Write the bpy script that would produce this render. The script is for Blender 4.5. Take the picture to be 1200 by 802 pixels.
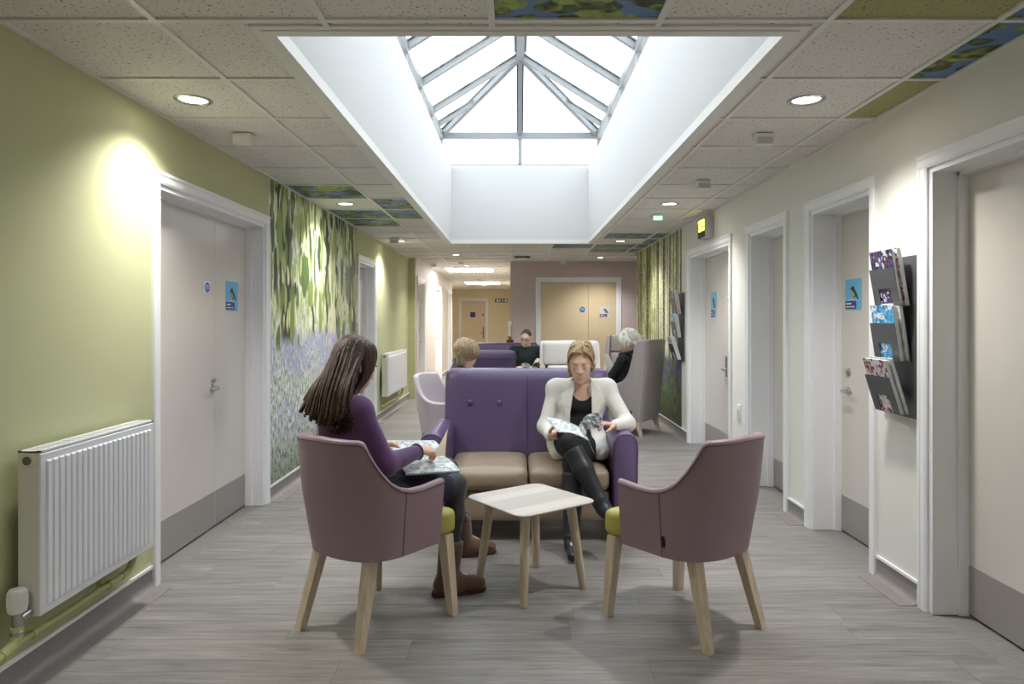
import bpy, bmesh, math, random
import numpy as np
from mathutils import Vector, Matrix

random.seed(7)
scene = bpy.context.scene
for o in list(bpy.data.objects):
    bpy.data.objects.remove(o, do_unlink=True)
COL = scene.collection

# ------------------------------------------------------------------ camera, sky, exposure
F, VX, VY, CH = 810.0, 605.0, 375.4, 1.358          # focal length in px, vanishing point, eye height
cam_d = bpy.data.cameras.new('camera')
cam_d.sensor_fit = 'HORIZONTAL'; cam_d.sensor_width = 36.0
cam_d.lens = 36.0 * F / 1200.0
cam_d.shift_x = -(VX - 600.0) / 1200.0
cam_d.shift_y = -(401.0 - VY) / 1200.0
cam_d.clip_start = 0.05; cam_d.clip_end = 200
cam = bpy.data.objects.new('camera', cam_d); COL.objects.link(cam)
cam.location = (0, 0, CH); cam.rotation_euler = (math.pi / 2, 0, 0)
scene.camera = cam

world = bpy.data.worlds.new('overcast_sky'); scene.world = world
world.use_nodes = True
wb = world.node_tree.nodes['Background']
wb.inputs[0].default_value = (0.925, 0.97, 1.0, 1); wb.inputs[1].default_value = 1.55
SPOT_W = 43.0          # recessed downlights, watts
PANEL_E = 7.0          # lit ceiling panels
vs = scene.view_settings
vs.view_transform = 'Standard'; vs.look = 'None'; vs.gamma = 1.0; vs.use_curve_mapping = False
vs.exposure = 1.45

ZC = CH + 1.0655                 # ceiling height
XL, XR = -1.852, 1.918           # side walls
def P(x, y, d):                  # a pixel at a known depth
    return Vector(((x - VX) * d / F, d, CH - (y - VY) * d / F))
def dl(x, X):                    # depth of a pixel column on the plane X = const
    return F * X / (x - VX)

# ------------------------------------------------------------------ helpers
def lin(c):
    return tuple((v / 12.92 if v <= 0.04045 else ((v + 0.055) / 1.055) ** 2.4) for v in c)
def hexc(h):
    return lin(tuple(int(h[i:i + 2], 16) / 255 for i in (0, 2, 4)))

class NT:
    """small node-tree writer"""
    def __init__(s, name):
        s.m = bpy.data.materials.new(name); s.m.use_nodes = True
        s.t = s.m.node_tree; s.n = s.t.nodes; s.b = s.n['Principled BSDF']; s.out = s.n['Material Output']
    def node(s, typ, **kw):
        nd = s.n.new(typ)
        for k, v in kw.items(): setattr(nd, k, v)
        return nd
    def link(s, a, b): s.t.links.new(a, b)
    def val(s, sock, v):
        if isinstance(v, (int, float)): sock.default_value = v
        elif isinstance(v, tuple):
            sock.default_value = v if len(v) == len(sock.default_value) else (*v[:3], 1)
        else: s.link(v, sock)
    def math(s, op, a, b=0.0, clamp=False):
        nd = s.node('ShaderNodeMath', operation=op, use_clamp=clamp)
        s.val(nd.inputs[0], a); s.val(nd.inputs[1], b); return nd.outputs[0]
    def mix(s, f, a, b, mode='MIX'):
        nd = s.node('ShaderNodeMix', data_type='RGBA', blend_type=mode)
        s.val(nd.inputs[0], f); s.val(nd.inputs[6], a); s.val(nd.inputs[7], b); return nd.outputs[2]
    def smooth(s, v, a, b):
        nd = s.node('ShaderNodeMapRange', interpolation_type='SMOOTHSTEP')
        s.val(nd.inputs[0], v); s.val(nd.inputs[1], a); s.val(nd.inputs[2], b); return nd.outputs[0]
    def ramp(s, f, stops, interp='LINEAR'):
        nd = s.node('ShaderNodeValToRGB'); r = nd.color_ramp; r.interpolation = interp
        while len(r.elements) < len(stops): r.elements.new(0.5)
        for e, (p, c) in zip(r.elements, stops):
            e.position = p; e.color = (*c[:3], 1)
        s.link(f, nd.inputs[0]); return nd.outputs[0]
    def pos(s): return s.node('ShaderNodeNewGeometry').outputs['Position']
    def obj(s): return s.node('ShaderNodeTexCoord').outputs['Object']
    def uv(s): return s.node('ShaderNodeTexCoord').outputs['UV']
    def map(s, v, scale=(1, 1, 1), loc=(0, 0, 0), rot=(0, 0, 0)):
        nd = s.node('ShaderNodeMapping'); s.link(v, nd.inputs[0])
        nd.inputs[1].default_value = loc; nd.inputs[2].default_value = rot; nd.inputs[3].default_value = scale
        return nd.outputs[0]
    def noise(s, v, scale=5, detail=3, rough=0.5, dist=0.0):
        nd = s.node('ShaderNodeTexNoise'); s.link(v, nd.inputs['Vector'])
        nd.inputs['Scale'].default_value = scale; nd.inputs['Detail'].default_value = detail
        nd.inputs['Roughness'].default_value = rough; nd.inputs['Distortion'].default_value = dist
        return nd.outputs['Fac']
    def voro(s, v, scale=5, rnd=1.0, feature='F1'):
        nd = s.node('ShaderNodeTexVoronoi', feature=feature); s.link(v, nd.inputs['Vector'])
        nd.inputs['Scale'].default_value = scale; nd.inputs['Randomness'].default_value = rnd
        return nd
    def sep(s, v):
        nd = s.node('ShaderNodeSeparateXYZ'); s.link(v, nd.inputs[0]); return nd.outputs
    def bump(s, h, strength=0.2, dist=0.01):
        nd = s.node('ShaderNodeBump'); s.link(h, nd.inputs['Height'])
        nd.inputs['Strength'].default_value = strength; nd.inputs['Distance'].default_value = dist
        s.link(nd.outputs[0], s.b.inputs['Normal'])
    def color(s, c): s.val(s.b.inputs['Base Color'], c)
    def set(s, rough=0.5, metal=0.0, spec=0.5):
        s.b.inputs['Roughness'].default_value = rough; s.b.inputs['Metallic'].default_value = metal
        s.b.inputs['Specular IOR Level'].default_value = spec
        return s

M = {}
def plain(name, c, rough=0.5, metal=0.0, spec=0.5, var=0.04, vscale=6.0, bump=0.0, bscale=300.0, coat=0.0, sheen=0.0):
    t = NT(name); c = hexc(c) if isinstance(c, str) else c
    n = t.noise(t.obj(), vscale, 3)
    lo = tuple(v * (1 - var) for v in c); hi = tuple(min(1, v * (1 + var)) for v in c)
    t.color(t.mix(n, lo, hi)); t.set(rough, metal, spec)
    if bump: t.bump(t.noise(t.obj(), bscale, 2), bump, 0.002)
    if coat: t.b.inputs['Coat Weight'].default_value = coat; t.b.inputs['Coat Roughness'].default_value = 0.15
    if sheen: t.b.inputs['Sheen Weight'].default_value = sheen
    M[name] = t.m; return t.m

def mat_of(m): return M[m] if isinstance(m, str) else m

class MB:
    """collects shapes into one mesh"""
    def __init__(s): s.v = []; s.f = []; s.mi = []; s.cur = 0
    def add(s, vs, fs):
        b = len(s.v); s.v += [tuple(p) for p in vs]; s.f += [tuple(i + b for i in f) for f in fs]; s.mi += [s.cur] * len(fs); return s
    def box(s, x0, x1, y0, y1, z0, z1):
        x0, x1 = min(x0, x1), max(x0, x1); y0, y1 = min(y0, y1), max(y0, y1); z0, z1 = min(z0, z1), max(z0, z1)
        v = [(x0, y0, z0), (x1, y0, z0), (x1, y1, z0), (x0, y1, z0), (x0, y0, z1), (x1, y0, z1), (x1, y1, z1), (x0, y1, z1)]
        return s.add(v, [(0, 3, 2, 1), (4, 5, 6, 7), (0, 1, 5, 4), (1, 2, 6, 5), (2, 3, 7, 6), (3, 0, 4, 7)])
    def bbox(s, x0, x1, y0, y1, z0, z1, r=0.01, seg=2):
        bm = bmesh.new(); bmesh.ops.create_cube(bm, size=1)
        for v in bm.verts:
            v.co = Vector(((x0 + x1) / 2 + v.co.x * (x1 - x0), (y0 + y1) / 2 + v.co.y * (y1 - y0), (z0 + z1) / 2 + v.co.z * (z1 - z0)))
        bmesh.ops.bevel(bm, geom=bm.edges[:], offset=r, segments=seg, profile=0.5, affect='EDGES')
        bmesh.ops.recalc_face_normals(bm, faces=bm.faces)
        bm.verts.index_update()
        s.add([v.co[:] for v in bm.verts], [[v.index for v in f.verts] for f in bm.faces]); bm.free(); return s
    def cushion(s, x0, x1, y0, y1, z0, z1, r=0.04, n=10, puff=(0, 0, 0)):
        """rounded box whose faces bulge"""
        c = np.array([(x0 + x1) / 2, (y0 + y1) / 2, (z0 + z1) / 2]); h = np.array([abs(x1 - x0), abs(y1 - y0), abs(z1 - z0)]) / 2
        key = {}; V = []; Fs = []
        def vid(p):
            k = tuple(np.round(p, 5))
            if k not in key:
                key[k] = len(V)
                q = np.array(p) * h
                inner = np.maximum(h - r, 1e-4)
                cl = np.clip(q, -inner, inner); d = q - cl; L = np.linalg.norm(d)
                if L > 1e-9: q = cl + d / L * r
                u = np.array(p)
                b = np.array([(1 - u[1] ** 2) * (1 - u[2] ** 2) * np.sign(u[0]) * abs(u[0]) ** 2,
                              (1 - u[0] ** 2) * (1 - u[2] ** 2) * np.sign(u[1]) * abs(u[1]) ** 2,
                              (1 - u[0] ** 2) * (1 - u[1] ** 2) * np.sign(u[2]) * abs(u[2]) ** 2]) * np.array(puff)
                V.append(tuple(c + q + b))
            return key[k]
        g = np.linspace(-1, 1, n + 1)
        # denser near the edges
        g = np.sign(g) * (1 - (1 - abs(g)) ** 1.5)
        for ax in range(3):
            for sg in (-1, 1):
                for i in range(n):
                    for j in range(n):
                        q = []
                        for (a, b) in ((i, j), (i + 1, j), (i + 1, j + 1), (i, j + 1)):
                            p = [0, 0, 0]; p[ax] = sg; p[(ax + 1) % 3] = g[a]; p[(ax + 2) % 3] = g[b]
                            q.append(vid(p))
                        Fs.append(q if sg > 0 else q[::-1])
        return s.add(V, Fs)
    def cyl(s, p0, p1, r0, r1=None, n=16, cap=True):
        r1 = r0 if r1 is None else r1
        p0 = Vector(p0); p1 = Vector(p1); ax = (p1 - p0).normalized()
        a = ax.orthogonal().normalized(); b = ax.cross(a)
        v = []
        for p, r in ((p0, r0), (p1, r1)):
            for i in range(n):
                t = 2 * math.pi * i / n; v.append(p + (a * math.cos(t) + b * math.sin(t)) * r)
        f = [(i, (i + 1) % n, n + (i + 1) % n, n + i) for i in range(n)]
        if cap: f += [tuple(range(n))[::-1], tuple(range(n, 2 * n))]
        return s.add(v, f)
    def prism(s, p0, p1, w0, w1, ang=0.0):
        """square tapered bar from p0 to p1, widths w=(a,b) at each end"""
        p0 = Vector(p0); p1 = Vector(p1)
        ca, sa = math.cos(ang), math.sin(ang)
        v = []
        for p, w in ((p0, w0), (p1, w1)):
            for sx, sy in ((-1, -1), (1, -1), (1, 1), (-1, 1)):
                x, y = sx * w[0] / 2, sy * w[1] / 2
                v.append(p + Vector((x * ca - y * sa, x * sa + y * ca, 0)))
        return s.add(v, [(0, 1, 2, 3), (7, 6, 5, 4), (0, 4, 5, 1), (1, 5, 6, 2), (2, 6, 7, 3), (3, 7, 4, 0)])
    def tube(s, pts, r, n=8, cap=True):
        pts = [Vector(p) for p in pts]; rs = r if isinstance(r, (list, tuple)) else [r] * len(pts)
        v = []; prev = None
        for i, p in enumerate(pts):
            t = (pts[min(i + 1, len(pts) - 1)] - pts[max(i - 1, 0)]).normalized()
            a = t.orthogonal().normalized() if prev is None else (prev - t * prev.dot(t)).normalized()
            prev = a; b = t.cross(a)
            for k in range(n):
                an = 2 * math.pi * k / n; v.append(p + (a * math.cos(an) + b * math.sin(an)) * rs[i])
        f = []
        for i in range(len(pts) - 1):
            for k in range(n):
                k2 = (k + 1) % n; f.append((i * n + k, i * n + k2, (i + 1) * n + k2, (i + 1) * n + k))
        if cap: f += [tuple(range(n))[::-1], tuple(range((len(pts) - 1) * n, len(pts) * n))]
        return s.add(v, f)
    def lathe(s, prof, c=(0, 0, 0), n=24, axis='z'):
        c = Vector(c); v = []
        for r, h in prof:
            for k in range(n):
                a = 2 * math.pi * k / n; x, y = r * math.cos(a), r * math.sin(a)
                v.append(c + (Vector((x, y, h)) if axis == 'z' else Vector((h, x, y)) if axis == 'x' else Vector((x, h, y))))
        f = []
        for i in range(len(prof) - 1):
            for k in range(n):
                k2 = (k + 1) % n; f.append((i * n + k, i * n + k2, (i + 1) * n + k2, (i + 1) * n + k))
        f += [tuple(range(n))[::-1], tuple(range((len(prof) - 1) * n, len(prof) * n))]
        return s.add(v, f)
    def grid(s, rows, close_u=False, close_v=False):
        nu, nv = len(rows), len(rows[0]); v = [p for r in rows for p in r]; f = []
        for i in range(nu if close_u else nu - 1):
            for j in range(nv if close_v else nv - 1):
                i2, j2 = (i + 1) % nu, (j + 1) % nv
                f.append((i * nv + j, i2 * nv + j, i2 * nv + j2, i * nv + j2))
        return s.add(v, f)
    def extrude(s, poly, vec):
        """planar polygon (list of points) extruded along vec"""
        n = len(poly); vec = Vector(vec)
        v = [Vector(p) for p in poly] + [Vector(p) + vec for p in poly]
        f = [tuple(range(n))[::-1], tuple(range(n, 2 * n))] + [(i, (i + 1) % n, n + (i + 1) % n, n + i) for i in range(n)]
        return s.add(v, f)
    def ball(s, c, r, n=12, m=8):
        rx, ry, rz = r if isinstance(r, (tuple, list)) else (r, r, r)
        rows = []
        for i in range(m + 1):
            t = math.pi * i / m
            rows.append([(c[0] + rx * math.sin(t) * math.cos(2 * math.pi * k / n), c[1] + ry * math.sin(t) * math.sin(2 * math.pi * k / n), c[2] + rz * math.cos(t)) for k in range(n)])
        return s.grid(rows, close_v=True)
    def build(s, name, mat, parent=None, smooth=35, world=False, fix=True):
        me = bpy.data.meshes.new(name)
        v = s.v
        if world and parent is not None:
            mi = parent_matrix(parent).inverted(); v = [mi @ Vector(p) for p in v]
        me.from_pydata([tuple(p) for p in v], [], s.f)
        for m in (mat if isinstance(mat, (list, tuple)) else [mat]): me.materials.append(mat_of(m))
        if any(s.mi): me.polygons.foreach_set('material_index', s.mi)
        if fix:
            bm = bmesh.new(); bm.from_mesh(me)
            bmesh.ops.remove_doubles(bm, verts=bm.verts, dist=1e-6)
            bmesh.ops.recalc_face_normals(bm, faces=bm.faces); bm.to_mesh(me); bm.free()
        if smooth:
            me.shade_smooth(); me.set_sharp_from_angle(angle=math.radians(smooth))
        me.update()
        return link(name, me, parent)

def parent_matrix(o):
    m = Matrix.Translation(o.location) @ o.rotation_euler.to_matrix().to_4x4()
    return (parent_matrix(o.parent) @ m) if o.parent else m
def link(name, data, parent=None):
    o = bpy.data.objects.new(name, data); COL.objects.link(o)
    if parent is not None: o.parent = parent
    return o
def tag(o, label=None, cat=None, group=None, kind=None):
    if label: o['label'] = label
    if cat: o['category'] = cat
    if group: o['group'] = group
    if kind: o['kind'] = kind
    return o
def thing(name, label, cat, loc=(0, 0, 0), rz=0.0, group=None, kind=None):
    o = link(name, None); o.location = loc; o.rotation_euler = (0, 0, rz); o.empty_display_size = 0.1
    return tag(o, label, cat, group, kind)
def struct(o, label=None):
    o['kind'] = 'structure'
    if label: o['label'] = label
    return o
def copy_tree(o, parent=None):
    c = o.copy(); COL.objects.link(c); c.parent = parent
    for ch in list(o.children): copy_tree(ch, c)
    return c
# ------------------------------------------------------------------ materials
plain('wall_green', 'C6C89E', 0.75, var=0.015, vscale=1.5, bump=0.05, bscale=160, spec=0.25)
plain('wall_cream', 'EAE8E2', 0.72, var=0.015, vscale=1.5, bump=0.05, bscale=160, spec=0.25)
plain('wall_lilac', 'CFBFC1', 0.75, var=0.015, vscale=1.5, bump=0.05, bscale=160, spec=0.25)
plain('wall_pale', 'C9C0BC', 0.6, var=0.015, vscale=1.5, bump=0.05, bscale=160)
plain('wall_end', 'EEDFC0', 0.7, var=0.015, vscale=1.5)
plain('well_white', 'D2D2D2', 0.8, var=0.008, vscale=1.0)
plain('gloss_white', 'F4F5F8', 0.32, var=0.01)
plain('frame_grey', '8E9092', 0.4, var=0.02)
plain('gasket', '2B2D31', 0.6)
plain('t_bar', 'E4E2DE', 0.45, var=0.02)
plain('steel', 'B8B8BA', 0.28, metal=1.0, var=0.03)
plain('dark_metal', '6B6C72', 0.4, metal=0.55, var=0.04)
plain('rad_white', 'EDEFF3', 0.3, var=0.01)
plain('rad_end', 'DFDCD3', 0.4, var=0.01)
plain('pipe_green', 'C4C78A', 0.45, var=0.03)
plain('brass_dark', '7A7468', 0.35, metal=0.9)
plain('plastic_white', 'E9E9E7', 0.4, var=0.01)
plain('plastic_grey', 'C4C4C4', 0.45, var=0.01)
plain('black', '15161A', 0.5)
plain('sign_blue', '1F74C4', 0.4)
plain('sign_green', '1C6B45', 0.5)
plain('sign_purple', '4C3F7C', 0.5)
plain('sign_white', 'F2F2F2', 0.5)
plain('sign_yellow', 'E8CF3A', 0.5)
plain('paper', 'E4E4DE', 0.6, var=0.03)
plain('paper_tan', 'C9BCA0', 0.6, var=0.05)
plain('wood_leg', 'D0B593', 0.5, var=0.06, vscale=14)
plain('vinyl_purple', '6C5C82', 0.32, var=0.05, bump=0.12, bscale=240)
plain('vinyl_dark_purple', '524264', 0.4, var=0.05, bump=0.12, bscale=240)
plain('vinyl_mauve', '9D838E', 0.42, var=0.03, bump=0.12, bscale=260)
plain('vinyl_lilac', 'D6CAD2', 0.42, var=0.03, bump=0.12, bscale=260)
plain('vinyl_grey', 'A8A09E', 0.42, var=0.03, bump=0.12, bscale=260)
plain('vinyl_cream', 'E2DEDA', 0.4, var=0.03, bump=0.1, bscale=260)
plain('vinyl_lime', 'B9B45C', 0.42, var=0.05, bump=0.12, bscale=260)
plain('vinyl_taupe', 'A3927E', 0.42, var=0.06, bump=0.12, bscale=240)
plain('piping_dark', '5A4650', 0.5)
plain('piping_light', 'CFC4CC', 0.45)
plain('skin', 'E0B59B', 0.5, var=0.05, vscale=25)
plain('skin_rosy', 'EBC3AE', 0.5, var=0.05, vscale=25)
plain('lip', 'A23E44', 0.45)
plain('eye_dark', '2A2320', 0.3)
plain('knit_purple', '6B4A7A', 0.85, var=0.10, vscale=9, bump=0.35, bscale=420, sheen=0.3)
plain('tights', '26242A', 0.6, var=0.12, vscale=10, sheen=0.2)
plain('cloth_navy', '23283A', 0.8, var=0.15, vscale=20)
plain('suede', '684A3D', 0.9, var=0.14, vscale=16, bump=0.2, bscale=300, sheen=0.4)
plain('fleece', 'E6E0D8', 0.95, bump=0.5, bscale=200)
plain('rubber_brown', '4A3026', 0.7)
plain('cloth_white', 'EEEDE6', 0.75, var=0.03, vscale=10, bump=0.15, bscale=300)
plain('cloth_black', '1C1C21', 0.8, var=0.15, vscale=10, bump=0.1, bscale=200)
plain('cloth_green_black', '1D2A2B', 0.8, var=0.15, vscale=10)
plain('leather_black', '2A2C33', 0.42, var=0.2, vscale=12, bump=0.15, bscale=90)
plain('coat_black', '1E1F26', 0.85, var=0.15, vscale=10)
plain('jeans', '303A50', 0.8, var=0.1)

def hair_mat(name, dark, light, scale=(60, 60, 6), rough=0.35, bump=0.5):
    t = NT(name); n = t.noise(t.map(t.obj(), scale), 1.6, 4, 0.6)
    t.color(t.ramp(n, [(0.3, hexc(dark)), (0.7, hexc(light))])); t.set(rough, 0, 0.5)
    t.bump(n, bump, 0.01); M[name] = t.m
hair_mat('hair_brown', '2A1C14', '64483A', rough=0.38)
hair_mat('hair_blond', '7A5E3C', 'DBBE90')
hair_mat('hair_grey', '84694A', 'D2BD98')
hair_mat('hair_white', 'FAF5E8', 'FFFFFB', rough=0.8, bump=0.08)
hair_mat('hair_short', '2B231C', '5E5142', scale=(40, 40, 40))

def emis(name, c, e):
    t = NT(name); t.color((0.8, 0.8, 0.8)); t.b.inputs['Emission Color'].default_value = (*c, 1)
    t.b.inputs['Emission Strength'].default_value = e; M[name] = t.m
emis('lamp_glow', (1, 0.93, 0.82), 9.0)
emis('panel_glow', (0.93, 0.97, 1.0), PANEL_E)
emis('green_glow', (0.25, 0.95, 0.45), 0.9)
emis('yellow_glow', (0.95, 0.75, 0.08), 0.9)

def door_mat(name, c, c2):
    t = NT(name); p = t.pos()
    n = t.noise(t.map(p, (3, 3, 0.4)), 3, 3)
    t.color(t.mix(n, hexc(c), hexc(c2))); t.set(0.22, 0, 0.5)
    t.b.inputs['Coat Weight'].default_value = 0.25; t.b.inputs['Coat Roughness'].default_value = 0.08
    M[name] = t.m
door_mat('door_pale', 'D8D1C9', 'DDD7D0')
door_mat('door_tan', 'DFCBA8', 'E3D1B2')
plain('kick_plate', '9F9995', 0.45, var=0.02)
plain('skirt_vinyl', '8F8886', 0.5, var=0.08, vscale=40)
plain('cove_vinyl', 'A79B95', 0.5, var=0.08, vscale=40)

# ceiling tile: fissured mineral fibre
def tile_mat(name, base, fleck):
    t = NT(name); p = t.pos()
    n = t.noise(t.map(p, (1, 1, 0)), 75, 2, 0.6)
    n2 = t.noise(t.map(p, (1, 1, 0), (3, 1, 0)), 9, 2, 0.5)
    th = t.math('ADD', n, t.math('MULTIPLY', t.math('SUBTRACT', n2, 0.5), 0.12))
    msk = t.smooth(th, 0.625, 0.66)
    t.color(t.mix(msk, hexc(base), hexc(fleck))); t.set(0.9, 0, 0.1)
    t.bump(msk, -0.3, 0.002); M[name] = t.m
tile_mat('tile_plain', 'E2DFDA', '7E7A75')
tile_mat('tile_green', 'ABAA7C', '66664A')

# printed ceiling tile: leaves against a blue sky
t = NT('tile_leaves'); p = t.pos()
warp = t.noise(t.map(p, (1, 1, 0)), 7, 2)
wv = t.node('ShaderNodeVectorMath', operation='ADD'); t.link(p, wv.inputs[0])
wn = t.node('ShaderNodeTexNoise'); t.link(p, wn.inputs['Vector']); wn.inputs['Scale'].default_value = 6
ws = t.node('ShaderNodeVectorMath', operation='SCALE'); t.link(wn.outputs['Color'], ws.inputs[0]); ws.inputs[3].default_value = 0.10
t.link(ws.outputs[0], wv.inputs[1]); q = wv.outputs[0]
col = t.mix(t.noise(p, 2, 2), hexc('44659A'), hexc('6D8FBE'))
for k, (sc, th, lo, mid, hi) in enumerate([(5.5, 0.50, '14180E', '2C3A16', '5A6E28'), (4.6, 0.46, '4E6426', '8CA048', 'B4C066'), (7.0, 0.40, '10140C', '4C5F24', 'A0B054')]):
    vn = t.voro(t.map(q, (1.0, 1.7, 0), (k * 3.7, k * 1.9, 0), (0, 0, 0.5 + k)), sc)
    m = t.smooth(vn.outputs['Distance'], th + 0.03, th - 0.03)
    sel = t.sep(vn.outputs['Color'])[0]
    m = t.math('MULTIPLY', m, t.smooth(sel, 0.18, 0.22))
    c = t.ramp(t.noise(q, 22, 3), [(0.3, hexc(lo)), (0.5, hexc(mid)), (0.72, hexc(hi))])
    col = t.mix(m, col, c)
t.color(col); t.set(0.5); M['tile_leaves'] = t.m

# floor planks: grain runs across the corridor
def plank_mat(name, own):
    t = NT(name); p = t.pos()
    rnd = t.node('ShaderNodeObjectInfo').outputs['Random'] if own else t.noise(t.map(p, (0.4, 4, 0)), 2, 2)
    off = t.node('ShaderNodeCombineXYZ'); t.val(off.inputs[0], t.math('MULTIPLY', rnd, 37.0)); t.val(off.inputs[1], t.math('MULTIPLY', rnd, 11.0))
    ad = t.node('ShaderNodeVectorMath', operation='ADD'); t.link(p, ad.inputs[0]); t.link(off.outputs[0], ad.inputs[1])
    q = ad.outputs[0]
    g = t.noise(t.map(q, (2.2, 34, 1)), 1.6, 6, 0.62, 0.4)
    g2 = t.noise(t.map(q, (0.7, 5, 1)), 2.0, 3, 0.5)
    k = t.math('ADD', t.math('MULTIPLY', g, 0.65), t.math('MULTIPLY', g2, 0.35))
    c = t.ramp(k, [(0.28, hexc('575350')), (0.43, hexc('827E7B')), (0.56, hexc('95918D')), (0.74, hexc('ACA8A3'))])
    tone = t.math('ADD', t.math('MULTIPLY', rnd, 0.16), 0.92)
    mm = t.node('ShaderNodeVectorMath', operation='SCALE'); t.link(c, mm.inputs[0]); t.link(tone, mm.inputs[3])
    t.color(mm.outputs[0]); t.set(0.42, 0, 0.4)
    t.link(t.math('ADD', t.math('MULTIPLY', g, 0.2), 0.34), t.b.inputs['Roughness'])
    t.bump(g, 0.08, 0.002); M[name] = t.m
plank_mat('plank', True); plank_mat('floor_far', False)

# table top: pale planks side by side
t = NT('table_top'); o = t.obj(); st = t.sep(o)
g = t.noise(t.map(o, (3, 40, 1)), 2, 4, 0.6)
strip = t.math('FLOOR', t.math('MULTIPLY', t.math('ADD', st[1], 0.3), 11.0))
wn = t.node('ShaderNodeTexWhiteNoise', noise_dimensions='1D'); t.link(strip, wn.inputs['W'])
t.color(t.mix(t.math('ADD', t.math('MULTIPLY', g, 0.3), t.math('MULTIPLY', wn.outputs[0], 0.75)), hexc('DAD5CE'), hexc('BDB5AD'))); t.set(0.45); M['table_top'] = t.m
t = NT('wood'); o = t.obj(); g = t.noise(t.map(o, (30, 30, 2.5)), 1.5, 4, 0.6)
t.color(t.ramp(g, [(0.3, hexc('C6B298')), (0.7, hexc('DED0BA'))])); t.set(0.5); M['wood'] = t.m

# glass for the roof lantern: clear, thin, faintly reflecting
t = NT('roof_glass'); tr = t.node('ShaderNodeBsdfTransparent'); tr.inputs[0].default_value = (0.95, 0.97, 0.98, 1)
gl = t.node('ShaderNodeBsdfGlossy'); gl.inputs['Roughness'].default_value = 0.03
ms = t.node('ShaderNodeMixShader'); ms.inputs[0].default_value = 0.07; t.link(tr.outputs[0], ms.inputs[1]); t.link(gl.outputs[0], ms.inputs[2])
t.link(ms.outputs[0], t.out.inputs[0]); M['roof_glass'] = t.m
t = NT('spectacle_glass'); tr = t.node('ShaderNodeBsdfTransparent'); tr.inputs[0].default_value = (0.8, 0.8, 0.82, 1); t.link(tr.outputs[0], t.out.inputs[0]); M['spectacle_glass'] = t.m

# left mural: hanging leaves over a bluebell meadow (u runs away from the camera, v up)
t = NT('mural_bluebells'); uv = t.uv(); s = t.sep(uv); u, v = s[0], s[1]
A = 2.86; H = 2.30
xy = t.node('ShaderNodeCombineXYZ'); t.val(xy.inputs[0], t.math('MULTIPLY', u, A)); t.val(xy.inputs[1], t.math('MULTIPLY', v, H)); q = xy.outputs[0]
n1 = t.noise(t.map(q, (30, 15, 1)), 1, 4, 0.75); n2 = t.noise(t.map(q, (22, 9, 1), (5, 2, 0)), 1, 4, 0.7); n3 = t.noise(t.map(q, (2.2, 2.2, 1), (9, 1, 0)), 1, 2)
mead = t.ramp(n1, [(0.34, hexc('33452C')), (0.43, hexc('93A67A')), (0.50, hexc('D9E2CA')), (0.58, hexc('FAFBF8'))])
blue = t.ramp(n2, [(0.35, hexc('5A56A6')), (0.55, hexc('A2A3D6')), (0.75, hexc('E2E3F2'))])
bf = t.math('MULTIPLY', t.smooth(t.math('ADD', n2, t.math('MULTIPLY', n3, 0.5)), 0.68, 0.86), t.smooth(v, 0.02, 0.30))
mead = t.mix(bf, mead, blue)
lav = t.math('MULTIPLY', t.smooth(v, 0.18, 0.5), 0.38)
mead = t.mix(lav, mead, hexc('C6C7E2'))
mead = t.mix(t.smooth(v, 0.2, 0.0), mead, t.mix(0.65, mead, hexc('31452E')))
# bright woodland behind the leaves
bg = t.ramp(t.noise(t.map(q, (14, 6, 1)), 1, 4, 0.65), [(0.3, hexc('6E7F52')), (0.42, hexc('B9C79A')), (0.54, hexc('EAEED6')), (0.7, hexc('FCFCF2'))])
gx = t.math('SUBTRACT', u, 0.58); gy = t.math('SUBTRACT', v, 0.70)
gd = t.math('SQRT', t.math('ADD', t.math('MULTIPLY', t.math('MULTIPLY', gx, gx), 6.0), t.math('MULTIPLY', gy, gy)))
bg = t.mix(t.smooth(gd, 0.55, 0.0), bg, hexc('F6F4CC'))
def trunk(col, u0, w, c, lean=0.0):
    uu = t.math('ADD', t.math('SUBTRACT', u, u0), t.math('ADD', t.math('MULTIPLY', t.math('SUBTRACT', v, 0.7), lean), t.math('MULTIPLY', t.math('SUBTRACT', t.noise(t.map(q, (1, 3, 1), (u0 * 9, 0, 0)), 1.5, 2), 0.5), 0.06)))
    m = t.math('MULTIPLY', t.smooth(t.math('ABSOLUTE', uu), w, w * 0.7), t.smooth(v, 0.44, 0.50))
    return t.mix(m, col, t.ramp(t.noise(t.map(q, (20, 3, 1)), 1, 3), [(0.3, hexc('1F211C')), (0.7, hexc(c))]))
bg = trunk(bg, 0.14, 0.055, '3E423A', 0.12); bg = trunk(bg, 0.90, 0.05, '4A4638'); bg = trunk(bg, 0.55, 0.02, '54523C'); bg = trunk(bg, 0.68, 0.018, '4B4A38'); bg = trunk(bg, 0.36, 0.012, '5B5A44', 0.2)
edge = t.math('ADD', t.math('ADD', v, t.math('MULTIPLY', t.math('SUBTRACT', t.noise(t.map(q, (5, 5, 1)), 1, 3), 0.5), 0.10)), 0.0)
col = t.mix(t.smooth(edge, 0.46, 0.52), mead, bg)
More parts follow.
